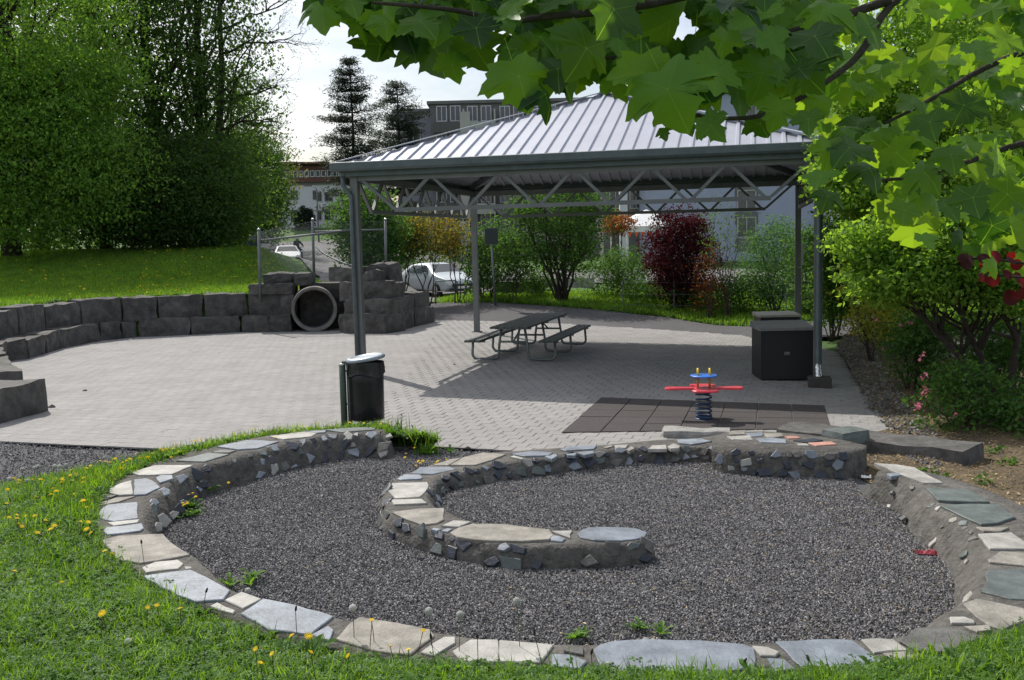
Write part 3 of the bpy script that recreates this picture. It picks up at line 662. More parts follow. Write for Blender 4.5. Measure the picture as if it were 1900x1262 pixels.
# small stones set in the sloping sides
def side_stones(line, other, zt, wdt, parent, cols, t0, t1, rows_, size, dens=1., zb=.02):
    n = len(line)
    for r_ in range(rows_):
        s = t0 * n + random.random() * 2
        while s < t1 * n - 1:
            i = int(s); a = line[i].lerp(line[min(i + 1, n - 1)], s - i); b = other[i]
            d = (a - b).normalized(); tang = Vector((-d.y, d.x)); seg = (line[min(i + 1, n - 1)] - line[max(i - 1, 0)]).length / 2 + 1e-6
            sz = size * random.uniform(.55, 1.35); f = (r_ + .5 + random.uniform(-.15, .15)) / rows_
            if random.random() < dens:
                # point on the side profile
                pr_ = [(0, zt * .99), (.25, .85 * zt), (.6, .5 * zt), (.85, .2 * zt), (1, zb)]
                for q in range(4):
                    if pr_[q][0] <= f <= pr_[q + 1][0]:
                        g = (f - pr_[q][0]) / (pr_[q + 1][0] - pr_[q][0]); z = pr_[q][1] + g * (pr_[q + 1][1] - pr_[q][1]); sl = Vector((d.x * wdt * (pr_[q + 1][0] - pr_[q][0]), d.y * wdt * (pr_[q + 1][0] - pr_[q][0]), pr_[q + 1][1] - pr_[q][1])).normalized(); break
                c = Vector((a.x + d.x * wdt * f, a.y + d.y * wdt * f, z + plaza(a.x)))
                T = Vector((tang.x, tang.y, 0)); nrm = T.cross(sl).normalized()
                if nrm.dot(Vector((d.x, d.y, .3))) < 0: nrm = -nrm
                nrm = (nrm + Vector((random.gauss(0, .08), random.gauss(0, .08), random.gauss(0, .08)))).normalized(); T = (T - nrm * T.dot(nrm)).normalized(); U = nrm.cross(T)
                kk = random.choice((4, 4, 5, 5, 6)); ph = random.random() * 6; pts = []
                for q in range(kk):
                    an = ph + (q + random.uniform(-.28, .28)) * 2 * math.pi / kk; rr = sz * .5 * random.uniform(.6, 1.25)
                    pts.append(c + T * math.cos(an) * rr * 1.1 + U * math.sin(an) * rr * .85)
                hh = .005 + random.random() * .008
                ctr = sum(pts, Vector()) / kk
                vs = [p - nrm * .02 for p in pts] + [p + nrm * (hh - .004) for p in pts] + [ctr + (p - ctr) * .86 + nrm * hh for p in pts]
                fs = [(q, (q + 1) % kk, kk + (q + 1) % kk, kk + q) for q in range(kk)] + [(kk + q, kk + (q + 1) % kk, 2 * kk + (q + 1) % kk, 2 * kk + q) for q in range(kk)] + [tuple(2 * kk + q for q in range(kk))]
                MB().add(vs, fs).build('stone', MATX[random.choice(cols)], parent)
            s += sz * 1.22 / seg
KIv = KI; KOv = KO
side_stones(KI, KO, KT, .20, kerb, 'ddwyulgdylw', .0, .13, 3, .15, .95)
side_stones(KI, KO, KT, .20, kerb, 'wlddyyug', .13, .28, 2, .13, .65)
side_stones(KI, KO, KT, .24, kerb, 'ywgyb', .80, .97, 3, .10, .30)
side_stones(KI, KO, KT, .18, kerb, 'ydw', .70, .80, 1, .10, .35)
side_stones(KO, KI, KT, .12, kerb, 'ddyu', .0, .02, 2, .11, .8)
side_stones(HI, HO, IT, .12, kerb2, 'ddldyuugdwg', .02, .62, 2, .13, .9)
side_stones(HO, HI, IT, .11, kerb2, 'dgdgyyudd', .50, .985, 2, .125, .75)
# end cap stones of the outer kerb by the bin
for k in range(26):
    an = random.uniform(-.6, 2.6); 
# ---- raised mosaic platform at the back right of the pit
plat = empty('mosaic_block', (0, 0, 0), 0, 'raised mosaic step at the far end of the gravel pit with a dark end stone', 'stone step')
PZ = .27
pf = [G(1322,826,PZ), G(1345,832,PZ), G(1420,838,PZ), G(1500,840,PZ), G(1562,842,PZ), G(1606,833,PZ)]; pb = [G(1322,812,PZ), G(1345,801,PZ), G(1420,800,PZ), G(1500,806,PZ), G(1560,815,PZ), G(1608,826,PZ)]
def plat_body():
    A = resn(pf, 40); B = resn(pb, 40); vs = []; n = 40
    for i in range(n):
        a, b = A[i], B[i]; d = Vector((a.x - b.x, a.y - b.y, 0)).normalized()
        for p, z in ((a + d * .10, -.06), (a + d * .07, .08), (a + d * .03, .2), (a, PZ - .004), (a.lerp(b, .5), PZ - .004), (b, PZ - .004), (b - d * .04, .1), (b - d * .06, -.06)):
            v = Vector((p.x, p.y, z + plaza(p.x))); vs.append(v + mnoise.noise_vector(v * 7) * (.02 if z < PZ - .02 else .004))
    K = 8; fs = [(i * K + k, i * K + k + 1, (i + 1) * K + k + 1, (i + 1) * K + k) for i in range(n - 1) for k in range(K - 1)] + [tuple(range(K - 1, -1, -1)), tuple((n - 1) * K + k for k in range(K))]
    MB().add(vs, fs).build('mortar_core', M_mortar, plat, True)
plat_body()
for c, pts in (('b', [(382,106),(450,99),(460,117),(390,120)]), ('w', [(372,127),(480,122),(498,142),(400,140)]), ('u', [(462,112),(538,107),(540,124),(490,129)]), ('b', [(545,113),(628,113),(640,128),(562,134)]),
               ('l', [(512,138),(580,132),(650,141),(652,158),(530,154)]), ('p', [(642,126),(700,126),(718,136),(660,138)]), ('d', [(682,147),(780,136),(822,146),(762,156)]), ('p', [(752,158),(860,150),(888,163),(790,172)]), ('w', [(700,160),(745,160),(760,170),(710,168)])):
    px = cropoly(1200, 760, 2.514, pts); slab(1, c, px, PZ, plat)
A = resn([Vector((p.x, p.y)) for p in pf], 40); B = resn([Vector((p.x, p.y)) for p in pb], 40)
side_stones(A, B, PZ, .10, plat, 'dudydgdudwd', .04, .80, 3, .12, .85)
e0, e1 = G(1562, 846, .0), G(1610, 838, .0)
rock('end_block', (e0.x, e0.y), (e1.x + .05, e1.y), .36, -.1, PZ + .0 + plaza(4), S_green, plat, 5, .006)
TOPX = slab(1, 'l', cropoly(1200, 760, 2.514, [(140,142),(250,136),(305,150),(210,166),(150,160)]), IT, kerb2)
# natural stone bars along the edge of the paving
b1 = G(1226, 815); b2 = G(1345, 820); bar = rock('rough_stone', (b1.x, b1.y), (b2.x + .1, b2.y - .02), .34, -.1, .11 + plaza(2), M_rockpale, None, 11, .03); tag(bar, 'short pale rough kerb stone lying behind the mosaic kerb at the mat edge', 'stone')
b1 = G(1432, 812); b2 = G(1692, 858, -.25)
bar = rock('rough_stone', (b1.x, b1.y - .02), (5.02, 10.95), .62, -.45, .16 + plaza(4.2), M_granite, None, 12, .03); tag(bar, 'long dark natural stone bar at the right corner of the paving', 'stone')
# ================================================================ pavilion
PCX, PCY, PYAW = 2.1507, 22.0558, -.239; PW, PD, PO = 8.3679, 8.2246, .2127
HE, HP, ZC = 3.93, 5.53, 3.08
pav = empty('pavilion', (PCX, PCY, 0), PYAW, 'open steel pavilion with ribbed zinc hipped roof over the picnic table', 'pavilion')
w, d = PW / 2, PD / 2
def loc2w(a, b): return (PCX + a * math.cos(PYAW) - b * math.sin(PYAW), PCY + a * math.sin(PYAW) + b * math.cos(PYAW))
for a, b in ((-w, -d), (w, -d), (-w, d), (w, d)):
    gz = plaza(loc2w(a, b)[0]); m = MB(); s = .14; m.box((a, b, (3.78 + gz) / 2), (s, s, 3.78 - gz)); m.build('post', M_galv, pav)
    m = MB(); m.box((a, b, gz + .035), (.24, .24, .02)); m.box((a, b, gz + .005), (.2, .2, .05)); m.build('foot_plate', M_galv, pav)
# downpipes
gz = plaza(loc2w(-w, -d)[0]); 
m = MB(); m.tube([(-w - .17, -d - .16, 3.74), (-w - .17, -d - .16, 3.55), (-w - .04, -d - .10, 3.36), (-w - .04, -d - .115, 3.2), (-w - .04, -d - .115, gz + .05)], .042, 12); m.build('downpipe', M_galvd, pav, True)
gz = plaza(loc2w(w, -d)[0])
m = MB(); m.tube([(w + .16, -d - .16, 3.74), (w + .16, -d - .16, 3.6), (w, -d - .125, 3.35), (w, -d - .125, gz + .33), (w + .01, -d - .15, gz + .24), (w + .01, -d - .22, gz + .20)], .045, 12); m.build('downpipe', M_galvd, pav, True)
m = MB(); m.tube([(w, -d - .125, gz + .42), (w, -d - .125, gz + .33), (w + .01, -d - .155, gz + .235), (w + .01, -d - .235, gz + .19)], .055, 12); m.build('spout', M_chrome, pav, True)
fb = G(1513, 720); foot = empty('concrete_footing', (PCX + 0, 0, 0)); foot.location = (loc2w(w, -d)[0], loc2w(w, -d)[1] - .12, gz); foot.rotation_euler.z = PYAW
tag(foot, 'small dark concrete footing block at the front right pavilion post', 'footing'); m = MB(); m.prism([(-.19, -.18), (.19, -.18), (.19, .18), (-.19, .18)], -.1, .19, .015); m.build('footing_block', mat('dark_concrete', (.06, .055, .05), .9, .3, 8, .6, 40), foot)
# trusses on four sides
def truss(p0, p1, nb=6, name='truss'):
    p0, p1 = Vector(p0), Vector(p1); D = p1 - p0; nseg = nb
    def pt(t, z): q = p0 + D * t; return Vector((q.x, q.y, z))
    zt = 3.70; m = MB(); m.beam(pt(0, zt), pt(1, zt), .10, .13); m.build('top_chord', M_galv, pav)
    tb = [(k + .62) / (nb + .24) for k in range(nb)]; tt = [0.012] + [(tb[k] + tb[k + 1]) / 2 for k in range(nb - 1)] + [.988]
    m = MB(); m.beam(pt(tb[0] - .006, ZC), pt(tb[-1] + .006, ZC), .07, .075); m.build('bottom_chord', M_galv, pav)
    for k in range(nb):
        for tq, s_ in ((tt[k], 0), (tt[k + 1], 1)):
            a = pt(tq + (.004 if s_ == 0 else -.004), zt - .03); b = pt(tb[k] + (-.006 if s_ == 0 else .006), ZC + .02); MB().beam(a, b, .055, .06, up=(D.y, -D.x, 0)).build('diagonal', M_galv, pav)
truss((-w, -d, 0), (w, -d, 0)); truss((-w, d, 0), (w, d, 0)); truss((-w, -d, 0), (-w, d, 0)); truss((w, -d, 0), (w, d, 0))
# roof: four hipped faces of trapezoid sheet
W2, D2 = w + PO, d + PO; apex = Vector((0, 0, HP))
cor = [Vector((-W2, -D2, HE)), Vector((W2, -D2, HE)), Vector((W2, D2, HE)), Vector((-W2, D2, HE))]
for f in range(4):
    A, B = cor[f], cor[(f + 1) % 4]; Ln = (B - A).length; n = round(Ln / .262); mid = (A + B) / 2; upv = (apex - mid); u = (B - A) / Ln; nrm = u.cross(upv).normalized()
    def top(t):  # where the line up the slope from t meets the hip
        k = 2 * min(t, 1 - t); return (A + (B - A) * t) + upv * k
    for i in range(n):
        t0, t1 = i / n, (i + 1) / n; a, b = A + (B - A) * t0, A + (B - A) * t1; c, e = top(t1), top(t0); g = .0
        pts = [a, b, c] + ([top(.5)] if t0 < .5 < t1 else []) + ([e] if (e - a).length > .01 else [])
        if (c - b).length < .01: pts = [a, b, e]
        m = MB(); k = len(pts); m.add([p + nrm * .012 for p in pts] + [p - nrm * .006 for p in pts], [tuple(range(k)), tuple(range(2 * k - 1, k - 1, -1))] + [(q, k + q, k + (q + 1) % k, (q + 1) % k) for q in range(k)])
        o = m.build('roof_panel', M_roof, pav); 
        if i:
            a = A + (B - A) * t0; e = top(t0); L_ = (e - a).length
            if L_ > .12:
                e2 = a + (e - a) * (1 - .05 / L_); hh = .048; wb, wt = .042, .024; vs = []
                for p in (a - (e - a).normalized() * .015, e2):
                    vs += [p - u * wb + nrm * .010, p - u * wt + nrm * hh, p + u * wt + nrm * hh, p + u * wb + nrm * .010]
                MB().add(vs, [(0, 1, 5, 4), (1, 2, 6, 5), (2, 3, 7, 6), (0, 3, 2, 1), (4, 5, 6, 7), (0, 4, 7, 3)]).beam(a - nrm * .022, e2 - nrm * .022, .07, .03, up=tuple(nrm)).build('roof_rib', M_roof, pav)
        # ribs seen from below
    m = MB()
    for k_ in (.22, .5, .78):
        p0 = A.lerp(apex, k_) - nrm * .09; p1 = B.lerp(apex, k_) - nrm * .09; m.beam(p0, p1, .07, .10)
    m.build('purlin', M_under, pav)
    MB().beam(cor[f] - Vector((0, 0, .14)), apex - Vector((0, 0, .12)), .09, .14).build('hip_rafter', M_galv, pav)
    hd = (apex - cor[f]); MB().beam(cor[f] + Vector((0, 0, .075)) + hd * .0, apex + Vector((0, 0, .08)), .16, .022).build('hip_cap', M_roof, pav)
    # gutter with a rolled front edge
    out = Vector((u.y, -u.x, 0)); m = MB(); prof = [(-.02, .03), (-.02, -.10), (.10, -.12), (.135, -.08), (.14, .035), (.125, .045), (.115, .035), (.11, -.07), (.09, -.10), (0, -.08), (0, .03)]
    vs = []
    for p, sgn in ((A, -1), (B, 1)):
        for o_, z_ in prof: vs.append(p + out * o_ + u * sgn * max(o_, 0) * 1.0 + Vector((0, 0, z_)))
    k = len(prof); m.add(vs, [(q, (q + 1) % k, k + (q + 1) % k, k + q) for q in range(k)] + [tuple(range(k - 1, -1, -1)), tuple(k + q for q in range(k))]); m.build('gutter', M_galvd, pav)
    m = MB(); m.beam(A + Vector((0, 0, -.16)) - out * .06, B + Vector((0, 0, -.16)) - out * .06, .05, .10); m.build('fascia', M_galvd, pav)
MB().lathe([(.20, -.02), (.14, .10), (.02, .17)], (0, 0, HP + .02), 4, Matrix.Rotation(R(45), 3, 'Z')).build('ridge_cap', M_roof, pav)

# ================================================================ picnic table
n0 = G(943, 608.5, .73); n1_ = G(1033, 581, .73); ax = Vector((n1_.x - n0.x, n1_.y - n0.y, 0)); TL = 3.7; axn = ax.normalized(); tc_ = Vector((n0.x, n0.y, 0)) + axn * TL / 2
tyaw = math.atan2(axn.y, axn.x); tb = empty('picnic_table', (tc_.x, tc_.y, plaza(tc_.x) + .022), tyaw, 'long grey wooden picnic table with attached benches on bent steel legs', 'picnic table')
def planks(nm, y0, y1, n, z, L_, th=.045):
    wd = (y1 - y0) / n
    for i in range(n):
        m = MB(); yy = y0 + wd * (i + .5); h_ = wd / 2 - .006; e = .008
        prof = [(-h_, -th), (h_, -th), (h_, -e), (h_ - e, 0), (-h_ + e, 0), (-h_, -e)]; l2 = L_ / 2 + random.uniform(-.01, .01)
        vs = [(x, yy + a, z + b_) for x in (-l2, l2) for a, b_ in prof]
        m.add(vs, [(q, 6 + q, 6 + (q + 1) % 6, (q + 1) % 6) for q in range(6)] + [tuple(range(6)), tuple(range(11, 5, -1))]); m.build(nm, M_wood, tb)
planks('table_plank', -.40, .40, 5, .74, TL); planks('bench_plank', .62, .96, 3, .46, TL); planks('bench_plank', -.96, -.62, 3, .46, TL)
for x in (-TL / 2 + .35, -.05, TL / 2 - .35):
    for s in (-1, 1):
        pts = [(x, s * .88, .41), (x, s * .90, .14)] + [(x, s * (.90 - .1 * (1 - math.cos(a))), .14 - .1 * math.sin(a)) for a in (.4, .8, 1.2, 1.57)] + [(x, s * .52, .035)] + [(x, s * (.42 - .1 * math.sin(a)), .04 + .1 * (1 - math.cos(a))) for a in (.4, .8, 1.2, 1.57)] + [(x, s * .31, .3), (x, s * .25, .69)]
        MB().tube(pts, .027, 10).build('leg', M_steel, tb, True)
        m = MB(); m.box((x, s * .79, .40), (.05, .34, .035)); m.build('bench_bracket', M_steel, tb)
    MB().tube([(x, -.29, .40), (x, .29, .40)], .022, 8).build('cross_bar', M_steel, tb)
    m = MB(); m.box((x, 0, .675), (.06, .78, .035)); m.build('table_bracket', M_steel, tb)
for a, b in ((-TL / 2 + .35, -.05), (TL / 2 - .35, -.05)):
    MB().tube([(a, 0, .40), ((a + b) / 2, 0, .67)], .018, 8).build('brace', M_steel, tb)

# ================================================================ spring rocker
sp = G(1306, 781); rk = empty('spring_rocker', (sp.x, sp.y, sp.z + .024), R(-6), 'red and blue spring rocker with yellow handles on the rubber mat', 'spring rocker')
pts = [];
for i in range(6 * 16 + 1):
    a = i / 16 * 2 * math.pi; z = .03 + .36 * (i / 96) ** 1.25; pts.append((.105 * math.cos(a), .105 * math.sin(a), z))
MB().tube(pts, .0135, 8).build('spring', M_spring, rk, True)
MB().lathe([(.13, 0), (.13, .02), (.11, .03)], n=20).build('base_plate', M_spring, rk)
poly = []
for i in range(96):   # four petal seat plate, long wings left and right
    a = i / 96 * 2 * math.pi; c_, s_ = math.cos(a), math.sin(a)
    def petal(al, Lg, Wt, neck):
        pass
    poly.append(a)
def wing(Lg, wt, nk, base):
    return [(base, nk), (Lg * .45, nk * .85), (Lg * .62, nk * 1.0), (Lg * .78, wt * .9), (Lg * .9, wt), (Lg * .97, wt * .75), (Lg, wt * .3)]
right = wing(.54, .10, .075, .14); front = [(.10, -.17), (.16, -.20), (.18, -.25), (.175, -.30), (.13, -.34), (.05, -.35)]
q = []
def mir(p, sx, sy): return [(x * sx, y * sy) for x, y in p]
q += [(-x, y) for x, y in front[::-1]][::1][0:0]
# outline, counter-clockwise from the right wing
rw = [(x, -y) for x, y in right] + [(x, y) for x, y in right[::-1]]
bk = [(.10, .17), (.16, .20), (.18, .25), (.175, .30), (.13, .34), (.05, .35), (-.05, .35), (-.13, .34), (-.175, .30), (-.18, .25), (-.16, .20), (-.10, .17)]
lw = [(-x, y) for x, y in right] + [(-x, -y) for x, y in right[::-1]]
fr = [(-.10, -.17), (-.16, -.20), (-.18, -.25), (-.175, -.30), (-.13, -.34), (-.05, -.35), (.05, -.35), (.13, -.34), (.175, -.30), (.18, -.25), (.16, -.20), (.10, -.17)]
outl = rw + bk + lw + fr
m = MB(); m.prism(outl, .425, .452, .006); seat = m.build('seat_plate', M_red, rk)
m = MB(); m.lathe([(.165, .602), (.185, .606), (.19, .615), (.185, .624), (.165, .628)], n=36); m.build('round_table', M_blue, rk, True)
for s in (-1, 1):
    MB().tube([(s * .082, 0, .44), (s * .082, 0, .605)], .016, 10).build('handle_post', mat('ochre_post', (.42, .20, .01), .4, .1, 5), rk, True)
    MB().tube([(s * .082, -.045, .62), (s * .082, -.05, .665), (s * .082, -.03, .70), (s * .082, 0, .712), (s * .082, .03, .70), (s * .082, .05, .665), (s * .082, .045, .62)], .0145, 10).build('handle', M_yellow, rk, True)

# ================================================================ bin
bp = G(683, 790); bx, by = bp.x, bp.y; bz = plaza(bx) + .02
bn = empty('litter_bin', (bx, by, bz), R(8), 'round black wire litter bin with silver lid beside the pavilion post', 'bin')
rb = .225; z0b, z1b = .06, .82; tilt = Matrix.Rotation(R(0), 3, 'X')
m = MB()
for k in range(44):
    a = 2 * math.pi * k / 44; m.beam((rb * math.cos(a), rb * math.sin(a), z0b), (rb * 1.06 * math.cos(a), rb * 1.06 * math.sin(a), z1b), .0035, .0035)
for k in range(26):
    z = z0b + (z1b - z0b) * k / 25; r_ = rb * (1 + .06 * k / 25)
    m.tube([(r_ * math.cos(2 * math.pi * j / 28), r_ * math.sin(2 * math.pi * j / 28), z) for j in range(29)], .002, 4, cap=False)
tag(m.build('wire_mesh', M_black, bn), kind='stuff')
m = MB(); m.lathe([(rb * .95, .07), (rb * .97, .3), (rb * 1.0, .6), (rb * 1.03, .82)], n=28); bag0 = m.build('bag', M_bag, bn, True)
prof = [(rb * 1.1, .86), (rb * 1.12, .78), (rb * 1.1, .72), (rb * 1.13, .69)]; vs = []
for r_, z in prof:
    for k in range(40):
        a = 2 * math.pi * k / 40; j = 1 + .035 * math.sin(a * 9 + z * 20) * (1 if z < .85 else .2); vs.append((r_ * j * math.cos(a), r_ * j * math.sin(a), z + (.03 * math.sin(a * 3 + 1) if z < .75 else 0)))
MB().add(vs, [(i * 40 + k, i * 40 + (k + 1) % 40, (i + 1) * 40 + (k + 1) % 40, (i + 1) * 40 + k) for i in range(3) for k in range(40)]).build('bag_rim', M_bag, bn, True)
LT = Matrix.Rotation(R(-7), 3, 'Y')
m = MB(); m.lathe([(.255, 0), (.27, .008), (.272, .03), (.25, .05), (.20, .058), (.195, .052), (.02, .062)], (0, 0, .885), 40, LT); m.build('lid', mat('silver_lid', (.28, .32, .36), .45, .08, 4, metal=.6), bn, True)
m = MB(); m.box((-.24, -.02, .86), (.12, .09, .05)); m.tube([(-.31, -.06, .87), (-.31, .06, .87)], .014, 8); m.build('hinge', M_galvd, bn)
m = MB(); m.tube([(-.315, -.03, -.02), (-.315, -.03, .83)], .045, 14); m.build('post', mat('green_grey_steel', (.05, .075, .06), .5, .2, 6, metal=.3), bn, True)
m = MB(); m.tube([(-.315, -.03, .83), (-.315, -.03, .855)], .047, 14); m.build('post_cap', M_chrome, bn, True)
m = MB(); m.tube([(-.235, .0, -.02), (-.235, .0, .86)], .03, 10); m.build('rail', M_steel, bn, True)
for z in (.3, .75): m = MB(); m.box((-.27, -.01, z), (.12, .07, .02)); m.build('clamp', M_galvd, bn)

# ================================================================ storage boxes
def sbox(c, w_, d_, h_, lid, rz, label, m_lid, slope=.06, plate=True):
    e = empty('storage_box', (c[0], c[1], c[2]), rz, label, 'storage box')
    m = MB(); m.prism([(-w_ / 2, 0), (w_ / 2, 0), (w_ / 2, d_), (-w_ / 2, d_)], 0.03, h_, .004); m.build('body', M_black, e)
    m = MB()
    for x in (-w_ / 2 + .015, w_ / 2 - .015): m.box((x, -.006, h_ / 2 + .02), (.03, .012, h_ - .04))
    for z in (.05, h_ - .03): m.box((0, -.006, z), (w_ - .062, .012, .03))
    m.build('front_frame', M_black, e)
    o_ = .03; vs = [(-w_ / 2 - o_, -o_, h_ + .002), (w_ / 2 + o_, -o_, h_ + .002), (w_ / 2 + o_, d_ + o_, h_ + .002), (-w_ / 2 - o_, d_ + o_, h_ + .002)]
    vs += [(x, y, z + (.05 if y < .1 else .05 + slope)) for x, y, z in vs]
    MB().add(vs, [(3, 2, 1, 0), (4, 5, 6, 7), (0, 1, 5, 4), (1, 2, 6, 5), (2, 3, 7, 6), (3, 0, 4, 7)]).build('lid', m_lid, e)
    if plate:
        m = MB(); m.box((0, -.016, h_ * .55), (.10, .012, .055)); m.build('lock_plate', M_steel, e)
        m = MB(); m.tube([(-.03, -.03, h_ * .56), (.03, -.03, h_ * .56)], .006, 6); m.build('handle', M_chrome, e)
    m = MB()
    for x in (-w_ / 2 + .06, w_ / 2 - .06):
        for y in (.06, d_ - .06): m.box((x, y, .015), (.06, .06, .03))
    m.build('feet', M_black, e); return e
c = G(1460, 709); sbox((c.x, c.y, c.z + .02), .92, .85, .90, 0, R(-3), 'black storage box with grey sloping lid in front of the paler one', M_boxlid)
c = G(1443, 655); sbox((c.x + .05, c.y, c.z + .02), .86, .8, .78, 0, R(-3), 'black storage box with beige lid behind the grey lidded one', M_boxlid2, .02, False)

# ================================================================ mesh fence on the mound
F1 = P(482, 537, 28.45); F2 = P(582, 500, 31.5); F3 = P(716, 508, 31.0); F4 = P(663, 500, 28.6)
fn = empty('mesh_fence', F1, 0, 'galvanised wire mesh fence on top of the stone mound', 'fence')
def fl(p): return Vector(p) - F1
tops = []
for p, (tx, ty) in ((F1, (480,427)), (F2, (580,408)), (F3, (715,408)), (F4, (656,412))):
    t_ = P(tx, ty, p.y); tops.append(fl(t_)); b_ = fl(p); MB().tube([b_ - Vector((0, 0, .35)), (t_.x - F1.x, b_.y, t_.z - F1.z)], .042, 10).build('post', M_galv, fn, True)
    MB().lathe([(.05, 0), (.052, .02), (.03, .05), (.005, .06)], (t_.x - F1.x, b_.y, t_.z - F1.z), 12).build('post_cap', M_chrome, fn, True)
def zat(i, f): b_ = fl((F1, F2, F3, F4)[i]); t_ = tops[i]; return Vector((b_.x + (t_.x - b_.x) * f, b_.y, b_.z + (t_.z - b_.z) * f))
MB().tube([zat(0, .82), zat(3, .84)], .03, 10).build('rail', M_galv, fn, True); MB().tube([zat(1, .76), zat(2, .82)], .03, 10).build('rail', M_galv, fn, True)
for i, j in ((0, 1), (0, 3), (1, 2)):
    m = MB(); a0, a1, b0, b1 = zat(i, .06), zat(i, .97), zat(j, .06), zat(j, .97); Ln = (b0 - a0).length; Hh = (a1 - a0).length; n = int(Ln / .09)
    def pt(u, v): return a0.lerp(b0, u).lerp(a1.lerp(b1, u), v)
    du = Hh / Ln
    for k in range(-int(Hh / .09), n + 1):
        for s in (1, -1):
            u0 = k * .09 / Ln; u1 = u0 + du
            lo, hi = max(0, u0), min(1, u1)
            if hi <= lo: continue
            v0, v1 = (lo - u0) / du, (hi - u0) / du
            if s < 0: v0, v1 = 1 - v0, 1 - v1
            m.beam(pt(lo, v0), pt(hi, v1), .002, .002)
    m.beam(a1, b1, .006, .006); tag(m.build('wire_mesh', M_steel, fn), kind='stuff')
cb = [P(586, 458, 32.5), P(600, 470, 32), P(618, 480, 31.5), P(640, 489, 31), P(652, 494, 30.8)]
tag(MB().tube(cb, .025, 6).build('hand_rail', M_galvd, None, True), 'thin dark curved hand rail behind the stone mound', 'rail')
# ================================================================ trees and shrubs
def leaves(name, mat_, parent, centres, per, spread, size, seed=0, flat=.6, droop=.0, aspect=1.7, fold=True):
    """clumps of leaf-sized faces; centres (n,3)"""
    g = np.random.default_rng(seed); c = np.asarray(centres, float); n = len(c) * per
    ci = np.repeat(np.arange(len(c)), per); sp_ = np.asarray(spread, float); sp_ = sp_ if sp_.ndim else np.array([sp_] * 3)
    off = g.normal(0, 1, (n, 3)) * sp_; rr = np.linalg.norm(off / sp_, axis=1); off *= np.minimum(1, 2.0 / np.maximum(rr, 1e-6))[:, None]
    # sprays: each clump is a tilted, drooping disc
    ca_ = g.uniform(0, 2 * np.pi, len(c))[ci]; ti = g.normal(0, .35, len(c))[ci]
    off[:, 2] = off[:, 2] * (1 - flat) + (off[:, 0] * np.cos(ca_) + off[:, 1] * np.sin(ca_)) * ti - droop * np.hypot(off[:, 0], off[:, 1])
    p = c[ci] + off
    a = g.uniform(0, 2 * np.pi, n); el = g.normal(-.25 - droop, .45, n)
    u = np.stack([np.cos(a) * np.cos(el), np.sin(a) * np.cos(el), np.sin(el)], 1)
    r = g.normal(0, 1, (n, 3)) + np.array([0, 0, 1.2]); w = np.cross(u, r); w /= np.linalg.norm(w, axis=1)[:, None]
    s = size * g.uniform(.6, 1.35, n)[:, None]; nrm = np.cross(u, w)
    V = np.empty((n, 4, 3)); V[:, 0] = p; V[:, 1] = p + u * s * .5 + w * s * .5 / aspect * 1.0 + nrm * s * .08; V[:, 2] = p + u * s; V[:, 3] = p + u * s * .5 - w * s * .5 / aspect + nrm * s * .08
    F = np.arange(n * 4).reshape(n, 4)
    o = bulk(name, V.reshape(-1, 3), F, mat_, parent); return o
def in_ell(g, n, c, r, shell=.45):
    v = g.normal(0, 1, (n, 3)); v /= np.linalg.norm(v, axis=1)[:, None]; k = g.uniform(shell ** 3, 1, n) ** (1 / 3)
    return np.array(c) + v * k[:, None] * np.array(r)
def limb(mb, a, b, r0, r1, seg=6, sag=.0, wob=.12, n=6):
    a, b = Vector(a), Vector(b); L_ = (b - a).length; pts = []; rad = []
    o = Vector((random.uniform(-9, 9),) * 3)
    for i in range(seg + 1):
        t = i / seg; p = a.lerp(b, t); nn = mnoise.noise_vector(p * (1.6 / max(L_, .3)) * 2 + o) * wob * L_ * math.sin(math.pi * min(1, t * 1.1))
        p = p + nn; p.z += sag * L_ * math.sin(math.pi * t); pts.append(p); rad.append(r0 + (r1 - r0) * t ** .8)
    mb.tube(pts, rad, n); return pts
def tree(name, label, cat, base, h, trunk_r, ells, ncl, per, spread, size, lm, bark=None, seed=0, group=None, lean=(0, 0), flat=.55, droop=.12, nlimb=26, trunk_top=.8, stems=None, shell=.4, fork=.25):
    """tapered trunk with limbs running to leaf clumps scattered through ellipsoids (offsets from the base)"""
    g = np.random.default_rng(seed); random.seed(seed); t = empty(name, base, 0, label, cat, group)
    cen = np.concatenate([in_ell(g, int(ncl * w_), c, r, shell) for c, r, w_ in ells])
    cen = cen[cen[:, 2] > .15]
    bk = bark or M_bark; tm = MB(); lm_ = MB(); tops = []
    if stems:
        for k in range(stems):
            j = cen[g.integers(len(cen))]; a = Vector((random.gauss(0, trunk_r * 1.5), random.gauss(0, trunk_r * 1.5), -.15)); tops.append(limb(tm, a, Vector(j) * .95, trunk_r * random.uniform(.5, 1), trunk_r * .2, 8, .06, .10))
    else:
        tt = Vector((lean[0], lean[1], h * trunk_top)); pts = limb(tm, (0, 0, -.2), tt, trunk_r * 1.15, trunk_r * .2, 12, 0, .03, 10); tops.append(pts)
    tm.build('trunk', bk, t, True)
    for k in range(nlimb):
        j = Vector(cen[g.integers(len(cen))]); pl = random.choice(tops)
        zf = max(.1, min(.95, (j.z * random.uniform(.45, .85)) / max(h * trunk_top, .1))); q = pl[int(zf * (len(pl) - 1))] if not stems else pl[random.randint(3, 7)]
        lp = limb(lm_, q, j, trunk_r * (.34 if not stems else .3), trunk_r * .07, 7, .05, .14, 5)
        for _ in range(2):
            j2 = Vector(cen[np.argmin(np.linalg.norm(cen - (np.array(lp[4]) + g.normal(0, spread if np.isscalar(spread) else spread[0], 3) * 2), axis=1))]); limb(lm_, lp[3], j2, trunk_r * .12, trunk_r * .04, 4, .03, .15, 4)
    lm_.build('limbs', bk, t, True)
    leaves('crown', lm, t, cen, per, spread, size, seed + 1, flat, droop); return t
